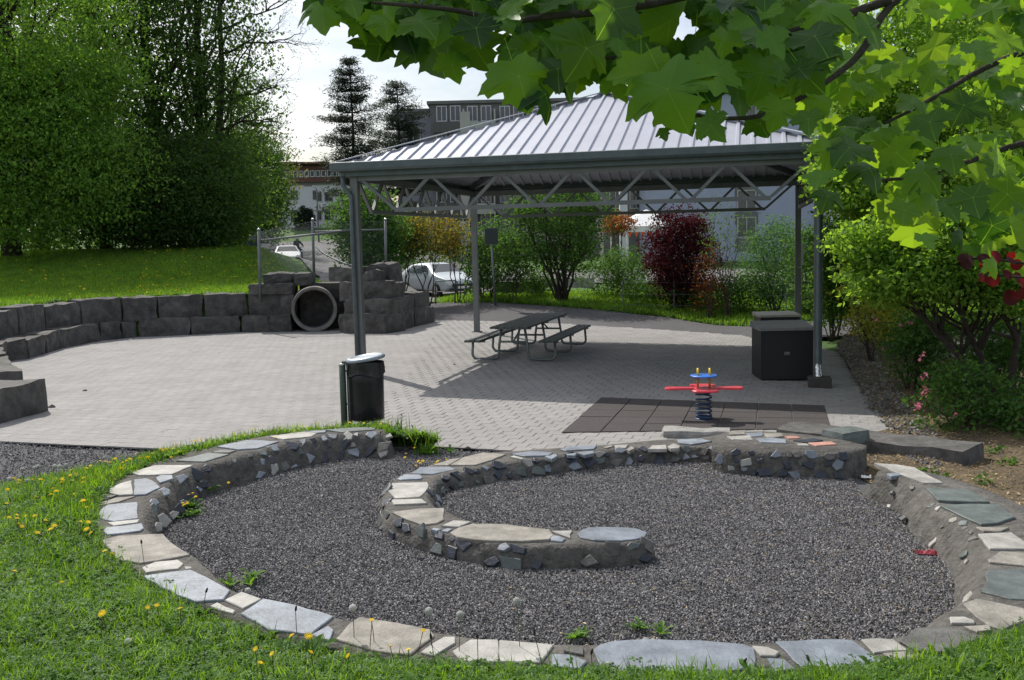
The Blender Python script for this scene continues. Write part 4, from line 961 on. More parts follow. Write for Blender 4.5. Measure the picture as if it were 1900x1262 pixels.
# raised wood on the left ------------------------------------------------------
def gb(px, Y): # base on the ground below picture column px at distance Y
    x = (px - 950) / FPX * Y; return Vector((x, Y, ground(x, Y)))
b = gb(30, 42)
tree('beech_tree', 'huge bright green beech with drooping layered branches at the left edge', 'tree', b, 17, .38,
     [((1.3, -1.5, 8.5), (5.0, 4.0, 6.5), .62), ((1.0, -2, 4.0), (5.4, 3.8, 3.4), .5), ((2.5, -1.5, 7.6), (3.5, 2.6, 1.2), .16), ((-3, 0, 10), (4, 4, 6), .2)], 1500, 44, (.85, .85, .24), .15, L_beech, seed=11, nlimb=70, droop=.34, flat=.5)
wood = [(205, 47, 17, 4.3, 'dark tall broadleaf tree just right of the bright beech', L_dark, (.0, 9.0)), (305, 48, 20, 3.9, 'tallest dark tree in the middle of the left wood', L_dark, (.3, 10)),
        (395, 49, 17, 3.2, 'dark tree with bare branch tips reaching over the sky', L_dark, (.2, 8.5)), (90, 52, 19, 5.0, 'tree behind the beech filling the upper left corner', L_beech, (0, 10.5)), (448, 80, 15, 4.2, 'sloping dark tree at the right end of the wood', L_dark, (0, 7.6))]
for i, (px, Y, h, r_, lb, lmn, (lx, cz)) in enumerate(wood):
    b = gb(px, Y); tree('dark_tree', lb, 'tree', b, h, .30, [((lx, -.5, cz), (r_, r_ * .8, h * .5), .8), ((0, -1, 3.0), (r_ * 1.05, r_ * .8, 2.8), .4)], 760, 34, (.72, .72, .30), .18, lmn, seed=21 + i, group='trees of the wood above the lawn', nlimb=46, droop=.28)
b = gb(255, 43.5); tree('young_tree', 'bushy young tree with lit green leaves at the foot of the wood', 'tree', b, 6, .12, [((0, 0, 2.7), (3.0, 2, 2.6), 1)], 420, 26, (.5, .5, .3), .15, L_dark, seed=41, nlimb=24)
b = gb(330, 44); tree('young_tree', 'low dark bushy tree under the tallest tree of the wood', 'tree', b, 5, .12, [((0, 0, 2.2), (3.0, 2, 2.2), 1)], 380, 26, (.5, .5, .3), .15, L_dark, seed=42, nlimb=24)
b = gb(400, 45); tree('young_tree', 'dark bushy tree right of the low one at the wood edge', 'tree', b, 6, .12, [((0, 0, 2.6), (2.7, 2, 2.6), 1)], 420, 26, (.5, .5, .3), .16, L_dark, seed=43, nlimb=24)
b = gb(468, 78); tree('round_bush', 'rounded fresh green bush where the wood ends above the parked cars', 'bush', b + Vector((0, 0, .3)), 9, .18, [((0, 0, 5.0), (3.3, 3.2, 4.6), 1)], 760, 30, (.55, .55, .45), .20, L_bush, seed=44, nlimb=26, shell=.6)
b = gb(492, 88); tree('light_tree', 'airy pale spring tree with thin leaves behind the green bush', 'tree', b, 15, .28, [((0, 0, 7.6), (3.6, 3, 3.9), 1), ((.5, 0, 4.4), (2.6, 2, 2.6), .2)], 260, 12, (.6, .6, .4), .26, leafmat('pale_spring_leaves', (.08, .11, .03), (.20, .19, .06), .4), seed=45, nlimb=70, trunk_top=.9)
# bare branches over the sky
b = gb(400, 48); bb = empty('bare_tree', b, 0, 'almost bare tree with long thin branches over the sky right of the wood', 'tree'); m = MB(); random.seed(3)
tp = limb(m, (0, 0, -.2), (1.2, 0, 13.5), .26, .08, 12, 0, .04, 8); m.build('trunk', M_bark, bb, True); m = MB(); tw = []
def twig(a, dr, L_, r_, dep):
    b_ = a + dr * L_; pts = limb(m, a, b_, r_, r_ * .4, 6, .05, .16, 5 if dep < 2 else 3)
    if dep >= 4: tw.append(pts[-1]); return
    for k in range(3 if dep < 3 else 2):
        q = pts[random.randint(2, 6)]; nd = (dr + Vector((random.gauss(0, .5), random.gauss(0, .4), random.gauss(.0, .45)))).normalized(); twig(q, nd, L_ * random.uniform(.45, .68), r_ * .5, dep + 1)
for z, dx, dz in ((10.2, 1, .35), (9.0, 1, .15), (7.8, .9, .25), (11.6, .7, .5), (6.6, 1, .1), (12.6, .6, .3)):
    twig(tp[min(11, int(z / 13.5 * 12))], Vector((dx, random.uniform(-.3, .3), dz)).normalized(), 2.6 + random.random() * .7, .075, 0)
m.build('branches', M_bark, bb, True); leaves('buds', L_beech, bb, np.array([tuple(t) for t in tw]), 5, .16, .07, 4)
# pines ------------------------------------------------------------------------
def pine(px, Y, top_y, wd, seed, label):
    b = gb(px, Y); topz = P(px, top_y, Y).z - b.z; g = np.random.default_rng(seed); random.seed(seed); t = empty('pine_tree', b, 0, label, 'pine', 'pair of pines behind the pavilion')
    m = MB(); limb(m, (0, 0, -.2), (0, 0, topz), .20, .03, 14, 0, .01, 8); m.build('trunk', M_bark, t, True); m = MB(); cl = []
    z = 3.4
    while z < topz - .2:
        f = (topz - z) / topz; L0 = wd * (f ** .62) * (1 if z > topz * .45 else .72); nb = random.randint(6, 9)
        for k in range(nb):
            a = random.uniform(0, 6.283); L_ = L0 * random.uniform(.55, 1.1); up_ = random.uniform(-.02, .22); e_ = Vector((math.cos(a) * L_, math.sin(a) * L_, z + L_ * up_)); pts = limb(m, (0, 0, z), e_, .05, .015, 5, -.04, .08, 4)
            for j in range(max(3, int(L_ * 5.0))):
                q = pts[min(5, 1 + int(random.random() * 5))]; q2 = Vector((0, 0, z)).lerp(e_, random.uniform(.3, 1.0)); cl.append((q2.x + random.gauss(0, .10 * L_ + .08), q2.y + random.gauss(0, .10 * L_ + .08), q2.z + .12 + random.uniform(-.03, .1)))
        z += random.uniform(.55, .9) * (.7 + .5 * f)
    m.build('branches', M_bark, t, True); leaves('needles', L_pine, t, np.array(cl), 26, (.22, .22, .14), .22, seed, .3, 0, 5); return t
pine(668, 62, 108, 3.9, 5, 'taller left pine with tiered branches against the sky'); pine(752, 66, 150, 4.0, 6, 'slightly shorter right pine before the apartment block')
# hedge plants behind the plaza ------------------------------------------------
def at(px, py, Y): return P(px, py, Y)
def shrub(name, label, cat, px, Y, wpx, ytop, lm, seed, n=240, per=24, size=.10, stems=7, tr=.035, cs=.5, ybot=None, depth=1., sprd=.26, bark=None, group=None, shell=.35, zoff=0):
    b = gb(px, Y); b.z += zoff; top = P(px, ytop, Y).z - b.z; rx = wpx / 2 / FPX * Y; cz = top * (1 - cs * .5) if ybot is None else None
    zb = .12 if ybot is None else P(px, ybot, Y).z - b.z
    return tree(name, label, cat, b, top, tr, [((0, 0, (top + zb) / 2), (rx, rx * depth, (top - zb) / 2), 1)], n, per, (sprd, sprd, sprd * .7), size, lm, bark or M_barkl, seed, group, stems=stems, nlimb=18, droop=.1, flat=.3, shell=shell)
shrub('green_shrub', 'bright green leafy shrub rising behind the stone mound', 'shrub', 690, 34, 130, 340, L_shrub, 51, 420, 26, .12, ybot=505)
shrub('green_shrub', 'bright green shrub with gappy crown behind the fence post', 'shrub', 745, 36, 110, 385, L_shrub, 52, 200, 22, .11, ybot=490)
shrub('orange_shrub', 'yellow and orange tinted small tree above the silver car', 'small tree', 795, 35.5, 120, 395, L_yel, 53, 150, 20, .10, stems=5, ybot=472)
shrub('orange_shrub', 'yellow orange tinted small tree left of the rear pavilion post', 'small tree', 850, 36, 75, 400, L_yel, 54, 90, 18, .10, stems=4, ybot=474)
shrub('green_shrub', 'light green shrub around the square dark sign', 'shrub', 918, 36, 90, 398, L_shrub, 55, 150, 20, .10, stems=5, ybot=535)
shrub('green_shrub', 'slim green shrub right of the square dark sign', 'shrub', 952, 35, 62, 420, L_bush, 56, 150, 22, .09, stems=6, ybot=540)
b = gb(1045, 34.5); tree('multi_stem_tree', 'large dark green tree with a fan of upright stems behind the table', 'tree', b, 4.6, .07, [((0, 0, 2.7), (1.65, 1.3, 1.75), .8), ((.0, 0, 3.4), (1.75, 1.3, 1.1), .35)], 430, 30, (.27, .27, .22), .10, L_bush, M_bark, 57, stems=16, nlimb=40, shell=.55)
for i, (px, Y, wd, yt, lb, lm_, n_) in enumerate([(1120, 36, 95, 468, 'low loose green shrub right of the fan shaped tree', L_shrub, 110), (1165, 35.5, 90, 455, 'loose green shrub left of the purple shrub', L_shrub, 190), (1000, 36, 70, 488, 'low green shrub left of the fan shaped tree', L_bush, 110),
    (1210, 34, 110, 518, 'low ground shrub in front of the purple shrub', L_bush, 120), (1300, 32.5, 100, 520, 'low brownish green shrub under the thin shrub', L_bush, 130), (1385, 31.5, 100, 500, 'low dense green shrub left of the willow like shrub', L_bush, 160)]):
    shrub('low_shrub', lb, 'shrub', px, Y, wd, yt, lm_, 60 + i, n_, 20, .085, 7, .018, sprd=.2)
shrub('green_shrub', 'leafy shrub filling the gap left of the square dark sign', 'shrub', 896, 36, 50, 430, L_bush, 58, 90, 20, .10, stems=5)
shrub('green_shrub', 'green shrub low behind the two orange tinted trees', 'shrub', 800, 50, 150, 440, L_bush, 59, 120, 20, .13, stems=6)
shrub('purple_shrub', 'dark purple leaved shrub in the hedge', 'shrub', 1262, 32.5, 132, 380, L_purple, 70, 640, 30, .085, 10, .045, sprd=.17, shell=.25, ybot=560)
b = gb(1248, 32.5); leaves('upper_tuft', L_purple, None, np.array([(b.x + .1, b.y, b.z + 2.9), (b.x + .9, b.y, b.z + 2.85), (b.x + .5, b.y, b.z + 2.8)]), 60, .2, .08, 3)
pt_ = bpy.data.objects['upper_tuft']; ps_ = bpy.data.objects['purple_shrub']; pt_.parent = ps_; pt_.matrix_parent_inverse = Matrix.Translation(-ps_.location)
shrub('thin_shrub', 'thin upright shrub with sparse small leaves before the pale wall', 'shrub', 1352, 30.5, 95, 352, L_shrub, 71, 120, 9, .07, 11, .022, sprd=.22, ybot=540)
shrub('red_leaved_shrub', 'low red leaved shrub between the purple and the thin shrub', 'shrub', 1318, 30.5, 60, 450, leafmat('red_brown_leaves', (.06, .02, .012), (.17, .05, .02), .35), 72, 80, 16, .08, 6, .02, sprd=.18)
shrub('willow_shrub', 'tall grey green willow like shrub before the pale wall', 'shrub', 1440, 31, 112, 400, leafmat('willow_leaves', (.05, .13, .04), (.11, .22, .07), .45), 73, 420, 26, .07, 9, .03, sprd=.2, ybot=570)
shrub('willow_shrub', 'green shrub between the two right hand pavilion posts', 'shrub', 1502, 29, 80, 410, L_shrub, 74, 260, 24, .08, 8, .03, sprd=.2, ybot=600)
shrub('tall_shrub', 'tall dark shrub just right of the front right post', 'shrub', 1548, 24, 75, 400, L_bush, 75, 260, 26, .085, 10, .03, sprd=.2, ybot=600)
shrub('orange_brown_tree', 'small orange brown leaved tree left of the party tent', 'tree', 1152, 44, 56, 396, L_orange, 76, 100, 22, .10, 4, .05, ybot=432, sprd=.22)
# right hand side ---------------------------------------------------------------
def mt(px, py, Y, **k): return P(px, py, Y)
def bigtree(base_px, Y, ells_px, label, n, per, sp, sz, lm, seed, stems=None, tr=.10, h=5.5, name='maple_tree', nlimb=40, group=None):
    b = gb(base_px, Y); E = []
    for px, py, Yc, rx, rz, wgt in ells_px:
        c = P(px, py, Yc); s_ = Yc / FPX; E.append((((c.x - b.x), (c.y - b.y), (c.z - b.z)), (rx * s_, min(rx * s_, 1.6), rz * s_), wgt))
    return tree(name, label, 'tree', b, h, tr, E, n, per, (sp, sp, sp * .6), sz, lm, M_bark, seed, group, stems=stems, nlimb=nlimb, droop=.2, flat=.5, shell=.3)
bigtree(1712, 16.8, [(1590, 250, 16, 75, 150, .4), (1690, 120, 16, 150, 190, .9), (1600, 335, 15.6, 90, 60, .25), (1700, 380, 16, 130, 90, .35), (1790, 250, 16.5, 150, 200, .6)], 'small leaved bright maple whose crown touches the pavilion roof', 520, 32, .15, .085, L_maple, 81, tr=.10, nlimb=60)
bigtree(1866, 14.4, [(1660, 510, 14.0, 90, 50, .4), (1750, 420, 14, 120, 90, .5), (1860, 330, 14, 90, 200, .5), (1900, 520, 13.5, 90, 60, .3), (1600, 440, 14.2, 60, 35, .16), (1800, 520, 14, 110, 40, .2)], 'forked bright green maple over the flowering bushes', 400, 32, .14, .08, L_maple, 82, tr=.09, stems=3, nlimb=60)
bigtree(1960, 20, [(1850, 120, 20, 160, 200, .8), (1900, 400, 20, 140, 180, .8), (1700, 300, 21, 160, 160, .5)], 'darker green tree filling the background at the right edge', 620, 28, .34, .12, L_bush, 83, tr=.13, nlimb=40)
bigtree(1640, 24, [(1640, 420, 24, 90, 90, .6), (1600, 500, 24, 60, 60, .4), (1660, 250, 25, 110, 120, .6)], 'mid green tree behind the small leaved maple', 330, 26, .32, .11, L_bush, 84, tr=.10, stems=4, nlimb=30)
bigtree(1625, 19.5, [(1625, 585, 19.5, 48, 45, .6), (1600, 520, 19.5, 34, 40, .3)], 'yellow green shrub at the corner of the paving', 130, 22, .17, .075, L_yelg, 85, tr=.02, stems=6, h=2, name='yellow_shrub', nlimb=10)
for i, (px, Y, rx, yc, rz, lb, lm_, n_) in enumerate([(1800, 13.2, 95, 745, 80, 'dense flowering bush with pink blossoms beside the mulch', L_bush, 170), (1700, 16.2, 60, 640, 70, 'leafy bush with a few pink blossoms at the stem of the maple', L_shrub, 110), (1945, 12.4, 60, 790, 55, 'low dark green bush at the right edge of the mulch', L_bush, 130),
    (1790, 15.6, 110, 640, 80, 'tall leafy bush behind the flowering bush', L_shrub, 140), (1890, 14.8, 80, 660, 110, 'tall bush with arching stems at the right edge', L_bush, 120), (1660, 20.5, 60, 590, 45, 'loose shrub where the grass meets the mulch', L_shrub, 110)]):
    bigtree(px, Y, [(px, yc, Y, rx, rz, 1)], lb, n_, 24, .16, .07, lm_, 90 + i, tr=.022, stems=9, h=2, name='flowering_bush' if 'pink' in lb else 'leafy_bush', nlimb=16)
# pink azalea blossoms
fb_ = [o for o in bpy.data.objects if o.name.startswith('flowering_bush')]
def blossoms(parent, pts_px):
    c = np.array([tuple(P(x, y, Y) - parent.location) for x, y, Y in pts_px]); o = leaves('blossom', L_pinkf, parent, c, 10, .028, .042, 7, .1, 0, 1.1)
blossoms(fb_[0], [(1704, 748, 12.9), (1716, 730, 12.9), (1714, 656, 12.8), (1716, 695, 12.9), (1702, 756, 12.9), (1720, 722, 12.9), (1770, 770, 12.6), (1898, 775, 12.4)]); blossoms(fb_[1], [(1627, 592, 15.6), (1690, 597, 15.6), (1672, 602, 15.6), (1735, 612, 15.8), (1740, 550, 15.6), (1738, 600, 15.6)])
# small plants on the mulch
for i, (px, py) in enumerate([(1712, 866), (1742, 876), (1780, 830), (1830, 884), (1790, 700), (1850, 830), (1705, 690), (1880, 850)]):
    q = G(px, py, .1); g_ = np.random.default_rng(i); e = empty('weed_plant', (q.x, q.y, mulchz(q.x, q.y)), 0, ['green weed nearest the long dark stone bar', 'green weed right of the stone bar', 'green weed midway up the mulch bank', 'green weed low on the mulch bank', 'green weed under the pink flowering bush', 'green weed near the right edge of the mulch', 'green weed by the rubble strip', 'rightmost green weed on the mulch'][i], 'weed', 'weeds on the mulch bank'); leaves('leaf_tuft', L_clover if 0 else L_bush, e, np.array([(0, 0, .04), (.07, .03, .04), (-.06, .02, .03)]), 14, .05, .06, i, .5)

# ================================================================ near maple branch: large leaves close to the camera
half = [(0, 0), (.17, -.09), (.43, -.14), (.43, .0), (.55, .03), (.55, .14), (.68, .20), (.84, .38), (.70, .40), (.67, .51), (.56, .48), (.37, .50), (.38, .60), (.46, .72), (.31, .74), (.22, .86), (0, 1.06)]
vn = [0, .3, .97, .2, .5, .3, .6, .99, .3, .6, .2, 0, .35, .75, .25, .4, 1]
def serrate(pl, vv):
    q = [pl[0]]; w = [vv[0]]
    for i in range(1, len(pl)):
        a, b = Vector(pl[i - 1]), Vector(pl[i]); L_ = (b - a).length
        if L_ > .13 and i > 1:
            t = (b - a).normalized(); nrm = Vector((t.y, -t.x)); m = a.lerp(b, .5) + nrm * random.uniform(-.012, .028); q.append((m.x, m.y)); w.append((vv[i - 1] + vv[i]) / 2 * .85)
        q.append(pl[i]); w.append(vv[i])
    return q, w
def leaf_mesh(name, wav, seed, halfp=half, vns=vn, sc=1.):
    if halfp is half: halfp, vns = serrate(halfp, vns)
    r_ = random.Random(seed); ol = halfp + [(-x * r_.uniform(.93, 1.05), y + r_.uniform(-.01, .02)) for x, y in halfp[-2:0:-1]]; vv = vns + vns[-2:0:-1]
    vs = [(0, .33 * sc, .03)]; val = [1.0]
    for (x, y), q in zip(ol, vv):   # outer ring with wave
        rr = x * x + (y - .33) ** 2; z = -wav * rr * .45 + .22 * abs(x) * (1 if seed % 2 else -.3) + .05 * math.sin(x * 7 + seed) * math.hypot(x, y - .3) + r_.uniform(-.012, .012); vs.append((x * sc, y * sc, z * sc)); val.append(q)
    n = len(ol); mid = []
    for (x, y), q in zip(ol, vv): mid.append(((x * .5) * sc, (.33 + (y - .33) * .5) * sc, (-.0 - wav * .08 * (x * x + (y - .33) ** 2) + (.0 if q > .9 else -.009)) * sc))
    vs += mid; val += [1.0 if q > .9 else q * .5 + .25 for q in vv]
    fs = [(0, 1 + n + i, 1 + n + (i + 1) % n) for i in range(n)] + [(1 + n + i, 1 + i, 1 + (i + 1) % n, 1 + n + (i + 1) % n) for i in range(n)]
    # petiole
    me = bpy.data.meshes.new(name); k = len(vs); vs += [(-.008, .0, 0), (.008, .0, 0), (.006, -.45, .08), (-.006, -.45, .08)]; val += [1] * 4; fs.append((k, k + 1, k + 2, k + 3))
    me.from_pydata(vs, [], fs); me.update(); me.polygons.foreach_set('use_smooth', [True] * len(me.polygons)); a = me.attributes.new('vein', 'FLOAT', 'POINT'); a.data.foreach_set('value', val); me.materials.append(L_big); return me
LM = [leaf_mesh('maple_leaf', w_, s_) for w_, s_ in ((.35, 1), (1.0, 2), (.65, 3), (1.5, 4), (.8, 5), (-.4, 6))]
near = empty('maple_branch', (3.4, 1.6, 0), 0, 'overhanging maple branches with large leaves close to the camera along the top right', 'maple tree')
near.location.z = ground(3.4, 1.6)
def rel(v): return Vector(v) - near.location
mb_ = MB(); random.seed(77)
NB = [[(1990, -60, 3.0), (1800, -90, 2.9), (1650, 0, 2.75), (1600, 100, 2.7), (1545, 145, 2.65), (1490, 180, 2.6), (1430, 212, 2.55), (1370, 222, 2.5), (1290, 215, 2.5), (1210, 190, 2.5)],
      [(1700, -120, 2.7), (1450, -60, 2.5), (1250, 0, 2.4), (1120, 22, 2.35), (1020, 30, 2.3), (930, 42, 2.3), (860, 20, 2.25), (760, 10, 2.2), (690, 5, 2.2)],
      [(1650, 0, 2.75), (1480, 60, 2.7), (1330, 90, 2.65), (1200, 105, 2.6), (1080, 110, 2.55)], [(2050, 250, 3.1), (1900, 262, 3.0), (1800, 300, 2.95), (1700, 330, 2.9), (1620, 335, 2.9)], [(2020, 60, 3.1), (1850, 110, 3.0), (1720, 190, 2.95), (1640, 230, 2.9)]]
mb_.tube([(0, 0, -.3), (.1, .05, 1.2), (.15, .1, 2.4), (.1, .2, 3.4), (-.1, .3, 4.4)], [.16, .13, .11, .09, .05], 12); mb_.build('trunk', M_bark, near, True); mb_ = MB()
jp = rel(P(2100, 100, 3.1)); mb_.tube([(.13, .08, 2.0), tuple(Vector((.13, .08, 2.0)).lerp(jp, .5) + Vector((0, 0, .1))), tuple(jp)], [.05, .03, .02], 8)
for br in NB:
    q = [rel(P(*a)) for a in br]; q = chaikin(q, 2); mb_.tube(q, [max(.0025, .011 * (1 - i / len(q)) + .0025) for i in range(len(q))], 6)
tk = [rel(P(*NB[i][0])) for i in (0, 1, 3, 4)]
for q in tk: mb_.tube([tuple(jp), tuple(jp.lerp(q, .5) + Vector((0, .05, .06))), tuple(q)], [.02, .015, .011], 7)
mb_.build('branches', M_bark, near, True)
def add_leaf(px, py, Y, size_px, name='leaf', mesh=None, roll=None, face=None):
    p = rel(P(px, py - size_px * .33, Y)); s = size_px / FPX * Y / 1.55
    up_ = Vector((0, 0, 1)); n = Vector((random.gauss(0, .6), -1, random.gauss(.45, .6) if face is None else face)).normalized()   # leaf normal roughly towards -y (camera)
    tip = Vector((random.gauss(0, .45), random.gauss(-.05, .3), -1)) if roll is None else Vector((math.sin(roll), -.1, -math.cos(roll)))
    tip = (tip - n * tip.dot(n)).normalized(); r_ = tip.cross(n); o = bpy.data.objects.new(name, mesh or random.choice(LM)); COL.objects.link(o)
    o.parent = near; Mx = Matrix((r_ * s, tip * s, n * s)).transposed().to_4x4(); o.matrix_local = Matrix.Translation(p) @ Mx; return o
hero = [(600, 30, 95), (628, 40, 60), (655, 62, 60), (700, 28, 110), (640, 15, 80), (790, 95, 150), (870, 105, 100), (708, 98, 95), (745, 75, 100), (832, 130, 70), (880, 66, 80), (930, 68, 110), (962, 42, 90), (820, 40, 110), (760, 20, 110), (1040, 130, 175), (950, 160, 120), (1000, 190, 90), (975, 30, 90), (1066, 80, 110),
        (1125, 170, 80), (1100, 110, 120), (1222, 190, 150), (1190, 150, 120), (1300, 205, 110), (1232, 250, 34), (1306, 248, 76), (1268, 232, 60), (1150, 40, 120), (1240, 60, 130), (1330, 40, 130), (1420, 50, 120), (1180, 95, 120), (1290, 120, 130), (1360, 190, 90), (1420, 150, 110), (1402, 240, 60), (1450, 215, 75), (1480, 150, 90), (1385, 100, 110), (1330, 150, 100), (1500, 90, 110), (1540, 40, 120), (1590, 70, 100),
        (1500, 230, 70), (1535, 205, 80), (1540, 290, 90), (1590, 300, 110), (1530, 345, 80), (1600, 330, 95), (1555, 260, 70), (1540, 375, 65), (1650, 300, 85), (1700, 340, 95), (1760, 300, 85), (1680, 400, 70), (1740, 400, 85), (1800, 380, 95), (1860, 330, 95), (1720, 240, 85), (1800, 210, 95), (1870, 210, 85), (1780, 450, 70), (1850, 430, 85), (1890, 400, 80), (1800, 110, 90), (1870, 90, 85), (1740, 150, 75), (1840, 500, 60), (1710, 455, 60)]
nleaf = 0; near_leaves = []
for x, y, s_ in hero: add_leaf(x, y, random.uniform(2.1, 2.7) + max(0, x - 1500) * .001, s_ * (1.2 if x < 1500 else 1)); nleaf += 1
def low_y(x): return np.interp(x, [570, 640, 700, 780, 860, 900, 945, 1000, 1100, 1150, 1200, 1300, 1400, 1460, 1500, 1560, 1640, 1700, 1800, 1900], [25, 50, 85, 110, 75, 35, 110, 190, 175, 150, 200, 215, 205, 190, 160, 300, 380, 420, 460, 480])
gaps = [(905, 150, 34, 55), (1270, 20, 22, 16), (1250, 60, 20, 22), (1370, 160, 30, 12), (1290, 45, 16, 14), (860, 60, 12, 10)]
while nleaf < 300:
    x = random.uniform(575, 1910); y = random.uniform(-30, 1) if random.random() < .12 else random.uniform(-20, 470)
    if y > low_y(x) - 25: continue
    if any(((x - a) / (r1 + 25)) ** 2 + ((y - b_) / (r2 + 22)) ** 2 < 1 for a, b_, r1, r2 in gaps): continue
    if x > 1500 and y < 200 and random.random() < .45: continue
    if x > 1500 and random.random() < .78: continue
    Y = random.uniform(2.2, 3.3) + (random.uniform(0, .6) if x > 1500 else 0); add_leaf(x, y, Y, random.uniform(45, 95) * 2.5 / Y); nleaf += 1
# same leaves, joined: added out of frame, sunward, to shade the ones in view
def joined(name, n, region, seed, big=1.):
    g = random.Random(seed); V = []; F = []; base = LM[0]; bv = [tuple(v.co) for v in base.vertices][:-4]; bf = [tuple(p.vertices) for p in base.polygons][:-1]; 
    for _ in range(n):
        p = rel(region(g)); s = g.uniform(.09, .15) * big; q = Matrix.Rotation(g.uniform(0, 6.28), 3, 'Z') @ Matrix.Rotation(g.gauss(.3, .5), 3, 'X') @ Matrix.Rotation(g.gauss(0, .3), 3, 'Y'); k = len(V)
        for v in bv: V.append(tuple(p + (q @ Vector(v)) * s))
        F += [tuple(i + k for i in f) for f in bf]
    o = MB().add(V, F).build(name, L_bigs, near); tag(o, kind='stuff'); return o
def above(g):
    while True:
        q = P(g.uniform(620, 1540), g.uniform(-80, 330), g.uniform(2.2, 3.2)) + SUN * g.uniform(.5, 2.2)
        f = (q - Vector((0, 0, EYE))); zc = f.dot(FW); v = 631 - FPX * f.dot(UP) / zc
        if v < -95: return q
joined('leaves', 1150, above, 3)  # unseen leaves, placed for the shade they cast on the branch
# denser leaf mass of the same tree, a little farther off, joined
def leafmass(name, n, seed, reg):
    g = random.Random(seed); V = []; F = []; ol = [(0, 0)] + half[2:] ; ol = [half[0], half[2], half[4], half[7], half[9], half[11], half[13], half[15], half[16]]; ol = ol + [(-x, y) for x, y in ol[-2:0:-1]]; k_ = len(ol)
    while n > 0:
        px, py, Y, s = reg(g)
        if px is None: continue
        n -= 1; p = rel(P(px, py, Y)); nn = Vector((g.gauss(0, .6), -1, g.gauss(.5, .6))).normalized(); tip = Vector((g.gauss(0, .5), g.gauss(0, .3), -1)); tip = (tip - nn * tip.dot(nn)).normalized(); r_ = tip.cross(nn); k = len(V); cv = g.uniform(.1, .6)
        V.append(tuple(p + tip * .33 * s))
        for x, y in ol: V.append(tuple(p + r_ * x * s + tip * y * s - nn * s * cv * (x * x + (y - .33) ** 2) * .5 + nn * s * .18 * abs(x)))
        F += [(k, k + 1 + i, k + 1 + (i + 1) % k_) for i in range(k_)]
    o = MB().add(V, F).build(name, L_bigs, near); tag(o, kind='stuff'); return o
def regR(g):
    x = g.uniform(1465, 1960); y = g.uniform(-40, 490)
    if y > low_y(x) + 20 or (x < 1560 and 200 < y < 260 and g.random() < .5): return None, 0, 0, 0
    if mnoise.noise(Vector((x * .011, y * .013, 2))) < -.02: return None, 0, 0, 0
    return x, y, g.uniform(3.3, 6.0), g.uniform(.055, .10)
leafmass('leaves', 720, 5, regR)
def regT(g):
    x = g.uniform(600, 1500); y = g.uniform(-60, 200)
    if y > low_y(x) - 40 or any(((x - a) / (r1 + 12)) ** 2 + ((y - b_) / (r2 + 12)) ** 2 < 1 for a, b_, r1, r2 in gaps): return None, 0, 0, 0
    return x, y, g.uniform(2.6, 3.6), g.uniform(.05, .085)
leafmass('leaves', 900, 6, regT)
# round red leaves of a neighbouring bush reaching in
rb_ = empty('red_leaved_branch', P(2150, 620, 2.9), 0, 'branch of round dark red leaves reaching in at the right edge', 'branch'); rb_.location.z = ground(2, 3)
rl = [(math.cos(a) * .5 * (1 if i % 2 else .97), .5 + .5 * math.sin(a)) for i, a in enumerate(np.linspace(-math.pi / 2, math.pi / 2, 9))]; rl[0] = (0, 0); rl[-1] = (0, 1.0)
RM = leaf_mesh('round_leaf', .5, 9, rl, [1, .2, .7, .2, .8, .2, .7, .2, 1]); RM.materials.clear(); RM.materials.append(L_red)
sv = near; near = rb_
m = MB(); m.tube([(0, 0, -.2), (.05, 0, .9), tuple(rel(P(2000, 500, 2.9)))], [.02, .014, .008], 7)
for br in ([(2000, 500, 2.9), (1920, 492, 2.9), (1850, 482, 2.9), (1785, 478, 2.9)], [(2000, 500, 2.9), (1930, 520, 2.9), (1870, 512, 2.9), (1825, 510, 2.9)], [(2000, 500, 2.9), (1940, 545, 2.9), (1890, 540, 2.9)]): m.tube([rel(P(*a)) for a in br], .004, 5)
m.build('branches', M_bark, near, True)
for x, y, s_ in [(1783, 482, 34), (1795, 488, 44), (1815, 486, 40), (1848, 478, 40), (1835, 492, 34), (1872, 488, 34), (1890, 492, 34), (1834, 520, 46), (1822, 514, 34), (1862, 512, 34), (1882, 518, 36), (1895, 530, 44), (1882, 555, 50), (1898, 545, 36), (1870, 480, 30), (1905, 510, 40), (1915, 480, 40), (1896, 962, 26)]:
    if y < 900: add_leaf(x, y, random.uniform(2.85, 3.0), s_ * .98, 'leaf', RM)
near = sv
# ================================================================ buildings
def window(parent, c, w_, h_, M, fr=M_greyl, depth=.12, bars=1):
    """framed window set in a wall facing -Y of the matrix M"""
    o = MB(); t = .07; x, y, z = c
    for dx in (-w_ / 2 + t / 2, w_ / 2 - t / 2): o.box((x + dx, y - .03, z), (t, depth, h_))
    for dz in (-h_ / 2 + t / 2, h_ / 2 - t / 2): o.box((x, y - .032, z + dz), (w_ - 2 * t - .004, depth, t))
    for k in range(bars): o.box((x - w_ / 2 + w_ * (k + 1) / (bars + 1), y - .03, z), (t * .8, depth * .8, h_ - 2 * t - .004))
    f = o.build('window', fr, parent); g = MB(); g.box((x, y - .012, z), (w_ - t, .03, h_ - t)); g.build('pane', M_glass, f); return f
def building(name, label, px0, px1, Y, ytop, material, rz=0, depth=12, base=-1.5):
    a = P(px0, 450, Y); b = P(px1, 450, Y); zt = P((px0 + px1) / 2, ytop, Y).z; gz = ground((a.x + b.x) / 2, Y)
    e = empty(name, ((a.x + b.x) / 2, Y, gz), R(rz), label, 'building'); w_ = b.x - a.x; h = zt - gz
    m = MB(); m.box((0, depth / 2, h / 2 + base / 2), (w_, depth, h - base)); m.build('wall', material, e)
    m = MB(); m.box((0, depth / 2, h + .12), (w_ + .5, depth + .5, .24)); m.build('roof', M_grey, e); return e, w_, h
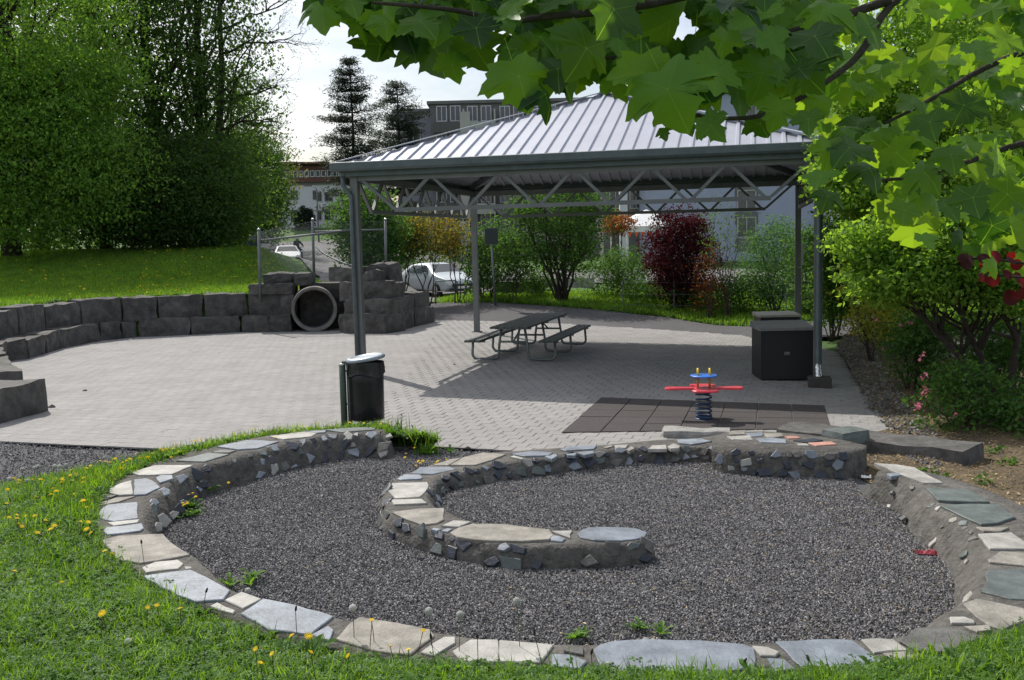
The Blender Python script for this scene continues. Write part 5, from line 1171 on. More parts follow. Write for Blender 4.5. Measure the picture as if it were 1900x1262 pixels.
# pale blue rendered wing behind the hedge
e, w_, h = building('apartment_block', 'pale blue rendered apartment block behind the purple shrub and right posts', 1198, 1660, 66, 172, M_lilac)
for k, px in enumerate((1385,)):
    x = P(px, 400, 66).x - e.location.x
    for j, yc in enumerate((422, 372, 320, 268, 216)):
        z = P(px, yc, 66).z - e.location.z; window(e, (x, 0, z), 1.25, 1.35, None)
        m = MB(); m.box((x, -.012, z - 1.15), (1.5, .06, .8)); m.build('spandrel_panel', M_grey, e)
for px in (1590, 1625):
    for yc in (215, 268, 320, 372, 422):
        x = P(px, 400, 66).x - e.location.x; z = P(px, yc, 66).z - e.location.z; window(e, (x, 0, z), 1.0, 1.3, None)
for yc in (225, 278, 330, 382, 432):
    x = P(1560, 400, 66).x - e.location.x; z = P(1560, yc, 66).z - e.location.z
    m = MB(); m.box((x, -.65, z - .6), (2.2, 1.3, .9)); m.build('balcony', M_white, e)
m = MB(); m.box((P(1568, 400, 66).x - e.location.x, -1.2, h / 2), (.3, .3, h)); m.build('balcony_post', M_white, e)
# stair recess with white pillar
e2, w2, h2 = building('recessed_wing', 'dark recessed wing with a white pillar between the two apartment blocks', 1120, 1198, 69, 180, M_grey)
m = MB(); m.box((P(1158, 400, 66).x - e2.location.x, -2.6, h2 / 2), (.5, .5, h2)); m.build('pillar', M_white, e2)
for yc in (370, 318, 266, 214):
    for px in (1142, 1180):
        window(e2, (P(px, yc, 69).x - e2.location.x, 0, P(px, yc, 69).z - e2.location.z), .9, 1.3, None)
# darker block with balconies
e3, w3, h3 = building('balcony_block', 'grey apartment block with cream balcony panels behind the pines', 806, 1120, 82, 190, M_grey)
for r_ in range(6):
    yb = 238 + r_ * 50
    for k, px in enumerate((833, 890, 950, 1010, 1070)):
        x = P(px, yb, 82).x - e3.location.x; z = P(px, yb, 82).z - e3.location.z; wd = 2.35
        m = MB(); m.box((x, -.5, z), (wd, 1.0, .85)); m.build('balcony', M_greyl if k in (1, 3) else mat('balcony_panel_%d' % r_, (.10, .10, .095), .8, .1, 2) if k == 0 else M_grey, e3)
        window(e3, (x - .55, 0, z + 1.15), .85, 1.25, None, M_white); window(e3, (x + .55, 0, z + 1.15), .85, 1.25, None, M_white)
        m = MB(); m.box((x + 1.24, -.52, z + .3), (.12, 1.02, 2.18)); m.build('partition', M_greyl, e3)
    m = MB(); m.box((P(864, yb, 82).x - e3.location.x, -.54, z + .4), (.8, 1.04, 2.0)); m.build('balcony', M_greyl, e3)
e4, w4, h4 = building('narrow_wing', 'narrow bluish wing at the left end of the grey block', 742, 806, 84, 208, mat('blue_grey_render', (.24, .25, .30), .9, .1, 1))
for r_ in range(5): window(e4, (0, 0, P(772, 250 + r_ * 48, 84).z - e4.location.z), 1.2, 1.2, None)
# white house far left
e5, w5, h5 = building('white_house', 'long white house with red timber attic storey beyond the far lawn', 520, 690, 112, 342, M_white, depth=10)
top = h5; m = MB(); m.box((-.6, 4, top + 1.15), (w5 - .4, 9, 1.8)); m.build('attic_storey', M_redw, e5)
m = MB(); m.add([(-w5 / 2 - .6, -1.6, top + 2.3), (w5 / 2 + .6, -1.6, top + 1.95), (w5 / 2 + .6, 10, top + 1.95), (-w5 / 2 - .6, 10, top + 2.3), (-w5 / 2 - .6, -1.6, top + 2.5), (w5 / 2 + .6, -1.6, top + 2.15), (w5 / 2 + .6, 10, top + 2.15), (-w5 / 2 - .6, 10, top + 2.5)], [(3, 2, 1, 0), (4, 5, 6, 7), (0, 1, 5, 4), (1, 2, 6, 5), (2, 3, 7, 6), (3, 0, 4, 7)]); m.build('eaves_roof', M_redw, e5)
for k in range(12): x = -w5 / 2 + .9 + k * .62; window(e5, (x, -.5, top + 1.15), .5, .7, None, M_white, .1, 0)
for px, yc, ww in ((546, 398, .8), (610, 365, .9), (610, 401, .9), (593, 365, .45), (593, 400, .4), (584, 362, .4), (640, 365, .9), (640, 401, .9), (546, 362, .8)):
    window(e5, (P(px, yc, 112).x - e5.location.x, 0, P(px, yc, 112).z - e5.location.z), ww, 1.0, None, M_grey)
for i, px in enumerate((561, 571, 578, 585)):
    b = gb(px, 108); tz = P(px, (392, 380, 384, 386)[i], 108).z - b.z
    t = tree('cypress', 'slim dark cypress in front of the white house', 'cypress', b, tz, .08, [((0, 0, tz / 2), (.36, .36, tz / 2), 1)], 110, 22, (.13, .13, .2), .16, L_pine, None, 300 + i, 'row of cypresses before the white house', nlimb=4)
lp = gb(598, 100); lpz = P(598, 350, 100).z - lp.z; e = empty('street_lamp', lp, 0, 'thin street lamp in front of the white house', 'street lamp'); m = MB(); m.tube([(0, 0, 0), (0, 0, lpz), (-.5, 0, lpz + .3)], [.09, .06, .05], 8); m.build('pole', M_galv, e, True); m = MB(); m.box((-.8, 0, lpz + .3), (.7, .25, .12)); m.build('lamp_head', M_grey, e)

# ================================================================ vehicles
def car(name, label, loc, rz, paint, Ls=4.1, Wd=1.72, Hh=1.45, van=False):
    e = empty(name, loc, rz, label, 'car')     # front points to -Y
    # side profile stations: y, z_low, z_belt, z_roof, half widths
    if van: st = [(-Ls / 2, .35, .9, .9, .70), (-Ls / 2 + .25, .25, 1.0, 1.02, .82), (-Ls / 2 + .9, .22, 1.1, 1.2, .86), (-Ls / 2 + 1.5, .22, 1.15, Hh - .1, .86), (-Ls / 2 + 2.2, .22, 1.15, Hh, .86), (Ls / 2 - .3, .22, 1.12, Hh - .03, .85), (Ls / 2, .35, 1.05, Hh - .25, .78)]
    else: st = [(-Ls / 2, .38, .62, .62, .62), (-Ls / 2 + .12, .25, .74, .75, .76), (-Ls / 2 + .5, .20, .84, .86, .84), (-Ls / 2 + 1.05, .19, .93, .95, .86), (-Ls / 2 + 1.75, .19, .95, Hh - .07, .86), (-Ls / 2 + 2.2, .19, .96, Hh, .86), (-Ls / 2 + 3.1, .19, .97, Hh - .03, .86), (Ls / 2 - .35, .20, .98, Hh - .16, .84), (Ls / 2 - .06, .28, .95, 1.05, .80), (Ls / 2, .40, .90, .95, .74)]
    ring = []; vs = []
    for y, zl, zb, zr, hw in st:
        hw = hw * Wd / 1.72; tw = hw * (.74 if zr - zb > .2 else .94)
        r_ = [(-hw * .92, zl), (-hw, zl + .12), (-hw, zb - .12), (-hw * .95, zb), (-tw, zr - .04 if zr - zb > .2 else zb + .01), (-tw * .8, zr), (tw * .8, zr), (tw, zr - .04 if zr - zb > .2 else zb + .01), (hw * .95, zb), (hw, zb - .12), (hw, zl + .12), (hw * .92, zl)]
        vs += [(x, y, z) for x, z in r_]
    n = 12; k = len(st); fs = [(i * n + j, i * n + (j + 1) % n, (i + 1) * n + (j + 1) % n, (i + 1) * n + j) for i in range(k - 1) for j in range(n)] + [tuple(range(n - 1, -1, -1)), tuple((k - 1) * n + j for j in range(n))]
    m = MB().add(vs, fs); b = m.build('body', paint, e, True)
    md = b.modifiers.new('s', 'SUBSURF'); md.levels = 1; md.render_levels = 2
    # glass: windscreen, side and rear panes slightly proud
    def strip(nm, quads, mt_): m = MB(); [m.add(q + [tuple(Vector(v) - Vector((0, 0, .02))) for v in q], [(0, 1, 2, 3), (7, 6, 5, 4), (0, 4, 5, 1), (1, 5, 6, 2), (2, 6, 7, 3), (3, 7, 4, 0)]) for q in quads]; return m.build(nm, mt_, e)
    i0 = 3 if not van else 2; y0, y1 = st[i0][0], st[i0 + 1][0]; z0, z1 = st[i0][3] + .0, st[i0 + 1][3]
    hw = Wd / 2
    strip('windscreen', [[(-hw * .80, y0 + .04, z0 + .05), (hw * .80, y0 + .04, z0 + .05), (hw * .60, y1 - .05, z1 + .0), (-hw * .60, y1 - .05, z1 + .0)]], M_glass)
    for s in (-1, 1):
        q = [(s * hw * .955, y0 + .45, .99), (s * hw * .955, Ls / 2 - .75, 1.02), (s * hw * .77, Ls / 2 - 1.0, Hh - .14), (s * hw * .77, y1 + .05, Hh - .12)]
        m = MB(); m.add([(x, y, z) for x, y, z in q] + [(x + s * .015, y, z + .01) for x, y, z in q], [(0, 1, 2, 3), (7, 6, 5, 4), (0, 4, 5, 1), (1, 5, 6, 2), (2, 6, 7, 3), (3, 7, 4, 0)]); m.build('side_window', M_glass, e)
        hl = MB(); hl.lathe([(.02, 0), (.13, .02), (.15, .06), (.12, .09)], (s * hw * .70, -Ls / 2 + .03 + .03, .64 if not van else .8), 12, Matrix.Rotation(R(90), 3, 'X')); hl.build('headlight', M_lamp, e, True)
        mi = MB(); mi.box((s * (hw + .09), y0 + .5, 1.0), (.16, .08, .11)); mi.build('mirror', paint, e)
        for yy in (-Ls / 2 + .78, Ls / 2 - .75):
            Mw = Matrix.Rotation(R(90), 3, 'Y'); t = MB(); t.lathe([(.20, -.09), (.29, -.10), (.305, -.05), (.305, .05), (.29, .10), (.20, .09)], (s * (hw - .08), yy, .305), 24, Mw); w1 = t.build('wheel', M_tyre, e, True)
            t = MB(); t.lathe([(.19, -.105), (.18, -.06), (.05, -.085), (.05, .085), (.18, .06), (.19, .105)], (s * (hw - .08), yy, .305), 12, Mw); t.build('rim', M_chrome, w1)
    m = MB(); m.box((0, -Ls / 2 - .0, .50 if not van else .62), (.95, .06, .13)); m.build('grille', M_black, e)
    m = MB(); m.box((0, -Ls / 2 - .02, .33), (1.25, .06, .10)); m.build('lower_intake', M_black, e); m = MB(); m.box((0, -Ls / 2 - .05, .42), (.5, .02, .10)); m.build('number_plate', M_canvas, e)
    return e
q = G(812, 551, 0, ground); car('parked_car', 'silver white car parked behind the small orange tinted trees', (q.x, q.y + .6, ground(q.x, q.y) + .03), R(34), M_cars)
g1 = P(533, 482, 65); car('parked_car', 'white car at the far road seen from the front', (g1.x, 65, ground(g1.x, 65) + .1), R(14), M_carw, Hh=1.4)
g1 = P(499, 470, 70.5); car('parked_car', 'dark car parked behind the white car on the far road', (g1.x, 70.5, ground(g1.x, 70.5) + .1), R(14), M_card, Hh=1.45)
g1 = P(480, 460, 76); car('parked_van', 'dark van with pale roof at the wood edge on the far road', (g1.x, 76, ground(g1.x, 76) + .1), R(14), M_card, 4.8, 1.9, 2.1, True)
# motorcyclist
mp_ = P(553, 478, 72); e = empty('scooter', (mp_.x, 72, ground(mp_.x, 72) + .1), R(172), 'dark scooter ridden away along the far road', 'scooter')
for y in (-.62, .62): m = MB(); m.lathe([(.16, -.05), (.26, -.05), (.28, 0), (.26, .05), (.16, .05)], (0, y, .28), 20, Matrix.Rotation(R(90), 3, 'Y')); m.build('wheel', M_tyre, e, True)
m = MB(); m.tube([(0, .55, .45), (0, .3, .62), (0, 0, .55), (0, -.35, .45), (0, -.52, .8), (0, -.45, 1.0)], [.10, .17, .15, .12, .10, .05], 10); m.build('body', M_card, e, True); m = MB(); m.tube([(-.32, -.40, 1.03), (0, -.47, 1.0), (.32, -.40, 1.03)], .02, 8); m.build('handlebar', M_black, e, True); m = MB(); m.box((0, .15, .76), (.26, .6, .10)); m.build('seat', M_black, e)
def skin_figure(name, pts, edges, rad, material, parent):
    me = bpy.data.meshes.new(name); me.from_pydata(pts, edges, []); o = bpy.data.objects.new(name, me); COL.objects.link(o); o.parent = parent; me.materials.append(material)
    md = o.modifiers.new('skin', 'SKIN'); o.modifiers.new('sub', 'SUBSURF').levels = 1
    for i, v in enumerate(me.skin_vertices[0].data): v.radius = (rad[i], rad[i])
    me.skin_vertices[0].data[0].use_root = True; return o
pe = empty('person', (mp_.x, 72, ground(mp_.x, 72) + .1), R(172), 'rider in dark jacket and helmet sitting on the scooter', 'person')
pts = [(0, .12, .88), (0, .10, 1.12), (0, .05, 1.36), (0, .02, 1.48), (0, -.02, 1.58), (-.20, .05, 1.40), (-.30, -.12, 1.20), (-.29, -.36, 1.08), (.20, .05, 1.40), (.30, -.12, 1.20), (.29, -.36, 1.08), (-.14, -.05, .86), (-.20, -.32, .80), (-.18, -.28, .40), (.14, -.05, .86), (.20, -.32, .80), (.18, -.28, .40), (-.18, -.40, .36), (.18, -.40, .36)]
ed = [(0, 1), (1, 2), (2, 3), (3, 4), (2, 5), (5, 6), (6, 7), (2, 8), (8, 9), (9, 10), (0, 11), (11, 12), (12, 13), (0, 14), (14, 15), (15, 16), (13, 17), (16, 18)]
skin_figure('body', pts, ed, [.16, .16, .19, .07, .07, .09, .07, .05, .09, .07, .05, .11, .08, .055, .11, .08, .055, .05, .05], M_cloth, pe)
m = MB(); m.lathe([(.03, -.14), (.11, -.12), (.14, -.04), (.145, .04), (.11, .11), (.04, .145), (.005, .15)], (0, 0, 1.66), 16); m.build('helmet', M_chrome, pe, True)
m = MB(); m.lathe([(.02, -.1), (.09, -.06), (.1, .0), (.08, .07), (.02, .1)], (0, -.045, 1.65), 12); m.build('face', M_skin, pe, True)

# ================================================================ street furniture behind the plaza
def hoop(px0, px1, py, Y, H, label):
    a = P(px0, py, Y); b = P(px1, py, Y); zg = ground((a.x + b.x) / 2, Y); e = empty('bike_hoop', ((a.x + b.x) / 2, Y, zg), 0, label, 'railing', 'steel hoops beside the car park')
    w_ = b.x - a.x; m = MB(); r_ = .1; m.tube([(-w_ / 2, 0, -.1), (-w_ / 2, 0, H - r_), (-w_ / 2 + .03, 0, H - .03), (-w_ / 2 + r_, 0, H), (w_ / 2 - r_, 0, H), (w_ / 2 - .03, 0, H - .03), (w_ / 2, 0, H - r_), (w_ / 2, 0, -.1)], .024, 8); m.build('hoop', M_steel, e, True)
    m = MB(); m.tube([(-w_ / 2, 0, H * .5), (w_ / 2, 0, H * .5)], .018, 8); m.build('cross_bar', M_steel, e, True)
hoop(808, 849, 540, 37.5, .82, 'left steel hoop railing in front of the silver car'); hoop(864, 906, 545, 37.5, .80, 'right steel hoop railing beside the rear pavilion post')
sgp = gb(921, 34); tz = P(916, 425, 34).z - sgp.z; e = empty('sign', sgp, 0, 'square dark sign board on a slim grey pole behind the pavilion', 'sign'); m = MB(); m.tube([(0, 0, -.1), (-.08, 0, tz - .5)], .035, 8); m.build('pole', M_galv, e, True); m = MB(); m.prism([(-.29, -.03), (.13, -.03), (.13, 0), (-.29, 0)], tz - .5, tz + .02, .0); m.build('board', M_dark, e)
m = MB(); m.prism([(-.31, .002), (.15, .002), (.15, .02), (-.31, .02)], tz - .52, tz + .04, 0); m.build('board_frame', M_steel, e)
sgp = gb(1488, 26.2); e = empty('notice_board', sgp, 0, 'slim white notice plate on a pole behind the rear right post', 'sign'); z0 = P(1486, 492, 26.2).z - sgp.z; z1 = P(1486, 452, 26.2).z - sgp.z; m = MB(); m.tube([(0, 0, -.1), (0, 0, z1)], .022, 8); m.build('pole', M_galv, e, True); m = MB(); m.box((0, -.035, (z0 + z1) / 2), (.12, .02, z1 - z0)); m.build('plate', mat('pale_plate', (.35, .38, .36), .6, .1, 5), e)
# low concrete walls and steps
def lowwall(p0, p1, h, t, label, m_=M_conc):
    a, b = Vector(p0), Vector(p1); z = min(ground(a.x, a.y), ground(b.x, b.y)); e = empty('low_wall', ((a.x + b.x) / 2, (a.y + b.y) / 2, z), math.atan2(b.y - a.y, b.x - a.x), label, 'wall'); L_ = (b - a).length
    m = MB(); m.prism([(-L_ / 2, -t / 2), (L_ / 2, -t / 2), (L_ / 2, t / 2), (-L_ / 2, t / 2)], -.3, h, .02); m.build('wall', m_, e)
lowwall((-2.2, 45.5, 0), (3.5, 42.5, 0), .55, .25, 'low concrete wall behind the car park left of the fan tree'); lowwall((-.6, 37.0, 0), (1.2, 36.8, 0), .55, .3, 'short pale concrete wall behind the slim shrub'); lowwall((9, 33.5, 0), (15, 32.8, 0), .4, .25, 'low pale edging wall behind the willow like shrub'); lowwall((5.5, 39, 0), (7.9, 38.5, 0), .5, .3, 'low concrete wall left of the purple shrub')
# wire fence along the hedge
e = empty('wire_fence', (7.5, 30.5, ground(7.5, 30.5)), R(-32), 'thin wire fence running through the hedge', 'fence')
for k in range(6): x = -4.5 + k * 1.8; m = MB(); m.tube([(x, 0, -.3), (x, 0, 1.15)], .02, 6); m.build('post', M_galv, e)
for z in (.35, .7, 1.08): m = MB(); m.tube([(-4.5, 0, z), (4.5, 0, z)], .006, 4); m.build('wire', M_galv, e)
# party tent
tp = P(1200, 470, 48); e = empty('party_tent', (tp.x, 48, ground(tp.x, 48)), R(10), 'white party tent with orange red trim beside the apartment block', 'tent'); hz = P(1200, 420, 48).z - e.location.z
for a in (-1, 1):
    for b in (-1, 1): m = MB(); m.tube([(a * 1.35, b * 1.35, 0), (a * 1.35, b * 1.35, hz)], .05, 6); m.build('leg', M_canvas, e)
m = MB(); m.add([(-1.5, -1.5, hz), (1.5, -1.5, hz), (1.5, 1.5, hz), (-1.5, 1.5, hz), (0, 0, hz + .8)], [(0, 1, 4), (1, 2, 4), (2, 3, 4), (3, 0, 4), (3, 2, 1, 0)]); m.build('canopy', M_canvas, e)
m = MB(); m.box((0, -1.53, hz - .14), (3.0, .03, .26)); m.build('valance', M_canvas, e)
for k in range(9): x = -1.3 + k * .32; m = MB(); m.add([(x - .1, -1.56, hz - .27), (x + .1, -1.56, hz - .27), (x, -1.56, hz - .52), (x - .1, -1.54, hz - .27), (x + .1, -1.54, hz - .27), (x, -1.54, hz - .52)], [(0, 2, 1), (3, 4, 5), (0, 1, 4, 3), (1, 2, 5, 4), (2, 0, 3, 5)]); m.build('pennant', M_orange, e)

# ================================================================ scattered small things
def mk(name, vs, fs, m): me = bpy.data.meshes.new(name); me.from_pydata(vs, [], fs); me.materials.append(m); me.update(); return me
def chipmesh(name, m, seed, fl=.55):
    r_ = random.Random(seed); v = [(1, 0, 0), (-1, 0, 0), (0, 1, 0), (0, -1, 0), (0, 0, 1), (0, 0, -1), (.6, .6, .5), (-.6, .5, -.5)]
    v = [(x * r_.uniform(.7, 1.3), y * r_.uniform(.5, 1.0), z * fl * r_.uniform(.7, 1.2)) for x, y, z in v]
    f = [(0, 6, 4), (0, 2, 6), (2, 4, 6), (2, 7, 1), (2, 1, 4), (1, 3, 4), (3, 0, 4), (2, 0, 5), (2, 5, 7), (1, 7, 5), (3, 1, 5), (0, 3, 5)]
    return mk(name, v, f, m)
chips = proto_group('chips', [chipmesh('chip', M_chip, i) for i in range(5)]); cobs = proto_group('cobs', [chipmesh('rubble', M_cobble, i + 9, .75) for i in range(5)])
def poly_pts(poly, n, seed, zf, extra=None, bias=None):
    g = np.random.default_rng(seed); a = np.array(poly); lo, hi = a.min(0), a.max(0); p = g.uniform(lo, hi, (n, 2)); k = inpoly(p[:, 0], p[:, 1], poly)
    if extra is not None: k &= extra(p)
    if bias is not None: k &= g.random(n) < bias(p)
    p = p[k]; return np.array([(x, y, zf(x, y)) for x, y in p])
def infr(p, m=60):   # roughly inside the camera's view
    u = 950 + FPX * p[:, 0] / np.maximum(p[:, 1], .1); return (u > -m) & (u < 1900 + m) & (p[:, 1] > 3.6)
inner = [(p.x, p.y) for p in RI] + [(p.x, p.y) for p in GL([(1560,850),(1345,826),(1100,835),(930,840),(830,836),(740,815)], 0)]
gp = poly_pts(inner, 330000, 1, pitz, infr, lambda p: np.clip((9.5 / np.maximum(p[:, 1], 1)) ** 1.0, .25, 1)); print('chips', len(gp))
tag(scatter('gravel_chips', gp, chips, .005, .014, 0, 1, True), 'dark slate chips filling the pit inside the mosaic kerb', 'gravel', kind='stuff')
gp = poly_pts([(-14, 6), (-14, 13.2), (-6.7, 13.0), (-5, 12.4), (0, 11.9), (0.5, 11.2), (-2, 9)], 70000, 2, pitz, lambda p: infr(p) & ~inpoly(p[:, 0], p[:, 1], ringpoly) & ~inpoly(p[:, 0], p[:, 1], pavepoly))
tag(scatter('gravel_strip_chips', gp, chips, .008, .018, 0, 2, True), 'grey chips in the strip between lawn and paving', 'gravel', kind='stuff')
stp = [(p.x, p.y) for p in GL([(1652,806),(1611,760),(1579,697),(1552,655),(1575,640),(1612,660),(1650,700),(1690,760),(1730,800),(1760,850),(1740,880),(1690,862)], 0)] 
gp = poly_pts(stp, 16000, 3, lambda x, y: mulchz(x, y), infr)
tag(scatter('rubble_strip', gp, cobs, .012, .045, 0, 3, True), 'strip of grey rubble stones along the right edge of the paving', 'rubble', kind='stuff')
gp = poly_pts(mulch, 60000, 4, lambda x, y: mulchz(x, y) + .012, infr)
litt = proto_group('litt', [mk('litter', [(-1, -.15, 0), (0, -.35, .1), (1, 0, 0), (0, .35, .12), (-.3, 0, .2)], [(0, 1, 4), (1, 2, 4), (2, 3, 4), (3, 0, 4)], M_litter), mk('stick', [(-2, -.06, 0), (2, -.05, .2), (2, .05, .2), (-2, .06, 0), (0, 0, .15)], [(0, 1, 4), (1, 2, 4), (2, 3, 4), (3, 0, 4)], M_litter)])
tag(scatter('leaf_litter', gp, litt, .012, .036, .5, 4), 'dry leaf litter and bark bits on the mulch bank', 'leaf litter', kind='stuff')
gp = poly_pts(mulch, 5000, 14, lambda x, y: mulchz(x, y) + .004, infr); tag(scatter('bank_stones', gp, cobs, .006, .02, .5, 14), 'small loose stones in the mulch', 'stones', kind='stuff')
gp = np.concatenate([poly_pts(inner, 7000, 5, lambda x, y: pitz(x, y) + .008, infr, lambda p: np.clip(.25 + p[:, 0] * .2, .08, 1)), poly_pts(pavepoly, 500, 6, lambda x, y: plaza(x) + .026, infr)])
tag(scatter('dry_debris', gp, litt, .006, .02, .4, 5), 'dry leaf bits lying on gravel and paving', 'debris', kind='stuff')
gp = poly_pts([(p.x, p.y) for p in RO[70:]] + [(p.x, p.y) for p in RI[70:][::-1]], 700, 7, lambda x, y: plaza(x) + KT + .016, infr)
tag(scatter('bud_scales', gp, litt, .004, .011, .4, 6), 'dry bud scales fallen on the kerb stones', 'debris', kind='stuff')
# grass -------------------------------------------------------------------------
def blade_mesh(name, n, seed, H=.09, wd=.0045, lean=.5, m=L_grass, rad=.035):
    r_ = random.Random(seed); vs = []; fs = []
    for _ in range(n):
        a = r_.uniform(0, 6.283); x, y = r_.gauss(0, rad), r_.gauss(0, rad); h = H * r_.uniform(.5, 1.15); d = Vector((math.cos(a), math.sin(a), 0)); s_ = Vector((-d.y, d.x, 0)); l_ = lean * r_.random(); k = len(vs)
        for t, w_ in ((0, 1), (.5, .85), (1, .1)): c = Vector((x, y, 0)) + d * (l_ * h * t * t) + Vector((0, 0, h * t * (1 - .25 * l_ * t))); vs += [c - s_ * wd * w_, c + s_ * wd * w_]
        fs += [(k, k + 1, k + 3, k + 2), (k + 2, k + 3, k + 5, k + 4)]
    return mk(name, vs, fs, m)
def clover_mesh(name, n, seed, sz=.014, m=L_clover, H=.05, rad=.045):
    r_ = random.Random(seed); vs = []; fs = []
    for _ in range(n):
        x, y, z = r_.gauss(0, rad), r_.gauss(0, rad), H * r_.uniform(.4, 1.2); a0 = r_.uniform(0, 6.28); tl = Vector((r_.gauss(0, .3), r_.gauss(0, .3), 1)).normalized()
        for q in range(3):
            a = a0 + q * 2.09; d = Vector((math.cos(a), math.sin(a), 0)); d = (d - tl * d.dot(tl)).normalized(); s_ = tl.cross(d); k = len(vs); c = Vector((x, y, z)); S = sz * r_.uniform(.8, 1.2)
            vs += [c, c + d * S * .6 + s_ * S * .5 + tl * .002, c + d * S * 1.15 + s_ * S * .25, c + d * S * 1.15 - s_ * S * .25, c + d * S * .6 - s_ * S * .5 + tl * .002]; fs.append((k, k + 1, k + 2, k + 3, k + 4))
    return mk(name, vs, fs, m)
def rosette(name, n, seed, Lf=.13, m=L_clover, up=.5):
    r_ = random.Random(seed); vs = []; fs = []
    for i in range(n):
        a = i * 2.4 + r_.uniform(-.3, .3); d = Vector((math.cos(a), math.sin(a), 0)); s_ = Vector((-d.y, d.x, 0)); L_ = Lf * r_.uniform(.6, 1.1); u_ = up * r_.uniform(.5, 1.5); k = len(vs)
        for j in range(6):
            t = j / 5; w_ = L_ * .11 * math.sin(math.pi * min(1, t * .85 + .12)) * (1.25 if j % 2 else .75); c = d * (L_ * t * (1 - .2 * t)) + Vector((0, 0, L_ * u_ * t * (1 - .6 * t) + .004)); vs += [c - s_ * w_ + Vector((0, 0, w_ * .5)), c, c + s_ * w_ + Vector((0, 0, w_ * .5))]
        for j in range(5): b = k + j * 3; fs += [(b, b + 1, b + 4, b + 3), (b + 1, b + 2, b + 5, b + 4)]
    return mk(name, vs, fs, m)
gA = proto_group('grassA', [blade_mesh('tuft', 12, 1), blade_mesh('tuft_long', 9, 2, .13, .004, .8), clover_mesh('clover', 10, 3), clover_mesh('clover_dense', 14, 4, .011, H=.035), clover_mesh('clover_large', 7, 5, .019, H=.055), rosette('rosette', 7, 6, .10), clover_mesh('clover_wide', 9, 7, .024, H=.05), rosette('rosette_small', 6, 8, .075)])
gL = proto_group('grassL', [blade_mesh('tall_tuft', 16, 11, .22, .005, .6, rad=.05), rosette('tall_rosette', 9, 12, .2, up=1.1), blade_mesh('tall_tuft_b', 12, 13, .17, .007, .7, rad=.04)])
vislawn = lambda p: infr(p, 140) & ~inpoly(p[:, 0], p[:, 1], ringpoly)
dl = lambda p: polydist(p[:, 0], p[:, 1], ringpoly)
def lz(P2): 
    d = polydist(P2[:, 0], P2[:, 1], ringpoly); return np.array([(x, y, lawn_front(x, y, dd) + .03 * mnoise.noise(Vector((x * 1.5, y * 1.5, 0)))) for (x, y), dd in zip(P2, d)])
def lawn_pts(n, seed, bias=None, keep=None):
    g = np.random.default_rng(seed); p = g.uniform((-9, 3.7), (6, 12.9), (n, 2)); k = inpoly(p[:, 0], p[:, 1], lawnpoly) & vislawn(p); p = p[k]
    if keep is not None: p = p[keep(p)]
    if bias is not None: p = p[g.random(len(p)) < bias(p)]
    return lz(p)
gp = lawn_pts(330000, 21, lambda p: np.clip((8 / p[:, 1]) ** 1.2, .3, 1)); print('lawn', len(gp))
tag(scatter('front_grass', gp, gA, .5, .9, .35, 21), 'lush clover and grass of the lawn in front of the kerb', 'grass', kind='stuff')
gp = lawn_pts(60000, 22, lambda p: np.clip(1.15 - dl(p) / (.55 + .4 * (p[:, 1] > 9)), 0, 1) * np.where(p[:, 1] < 8, .16, .9)); print('tall', len(gp))
tag(scatter('tall_weeds', gp, gL, .35, .85, .3, 22), 'taller weeds and grass growing against the outer kerb', 'weeds', kind='stuff')
# raised lawn behind the wall
g = np.random.default_rng(31); p = g.uniform((-26, 24), (-3, 47.5), (190000, 2)); u = 950 + FPX * p[:, 0] / p[:, 1]; k = (u > -40) & (u < 700); p = p[k]
msk = np.array([left_mask(x, y) for x, y in p]) > .9; p = p[msk]; rdp = ROADP; p = p[(g.random(len(p)) < np.clip((30 / p[:, 1]) ** 1.5, .2, 1)) & ~inpoly(p[:, 0], p[:, 1], rdp)]; print('far lawn', len(p))
gF = proto_group('grassF', [blade_mesh('far_tuft', 9, 41, .13, .010, .7, rad=.07), clover_mesh('far_clover', 6, 42, .030, H=.05, rad=.07)])
gpf = np.array([(x, y, ground(x, y) - .005) for x, y in p]); tag(scatter('upper_grass', gpf, gF, .6, 1.25, .3, 31), 'bright grass of the raised lawn above the stone wall', 'grass', kind='stuff')
vg = [(p.x, p.y) for p in [G(x, y, 0, ground) for x, y in ((800,561),(860,563),(950,563),(1040,569),(1100,574),(1240,589),(1400,606))] + [G(1500,610), G(1640,611), G(1660,640)]] + [(11, 22), (14, 30), (10, 38), (2, 38.5)] + PARKP[:4][::-1]
p = g.uniform((-3, 18), (14, 42), (60000, 2)); k = inpoly(p[:, 0], p[:, 1], vg); p = p[k]
p = p[~inpoly(p[:, 0], p[:, 1], gravpath)]; gpf = np.array([(x, y, ground(x, y)) for x, y in p]); tag(scatter('verge_grass', gpf, gF, .7, 1.5, .3, 32), 'grass of the verge between gravel path and hedge', 'grass', kind='stuff')
# weeds and dandelions ------------------------------------------------------------
def dandelion_head(c, r_, n=3, up=Vector((0, 0, 1))):
    vs = []; fs = []; R_ = random.Random(n)
    for ring in range(3):
        k_ = 13 - ring * 3
        for i in range(k_):
            a = 6.283 * i / k_ + ring; rr = r_ * (1 - ring * .28); d = Vector((math.cos(a), math.sin(a), 0)); s_ = Vector((-d.y, d.x, 0)); k = len(vs)
            vs += [c + Vector((0, 0, .002 * ring)), c + d * rr * .7 - s_ * rr * .14 + Vector((0, 0, r_ * (.14 + .16 * ring))), c + d * rr + Vector((0, 0, r_ * (.10 + .22 * ring))), c + d * rr * .7 + s_ * rr * .14 + Vector((0, 0, r_ * (.14 + .16 * ring)))]; fs.append((k, k + 1, k + 2, k + 3))
    return vs, fs
hv, hf = dandelion_head(Vector((0, 0, 0)), .021); headM = mk('flower_head', hv, hf, L_dand)
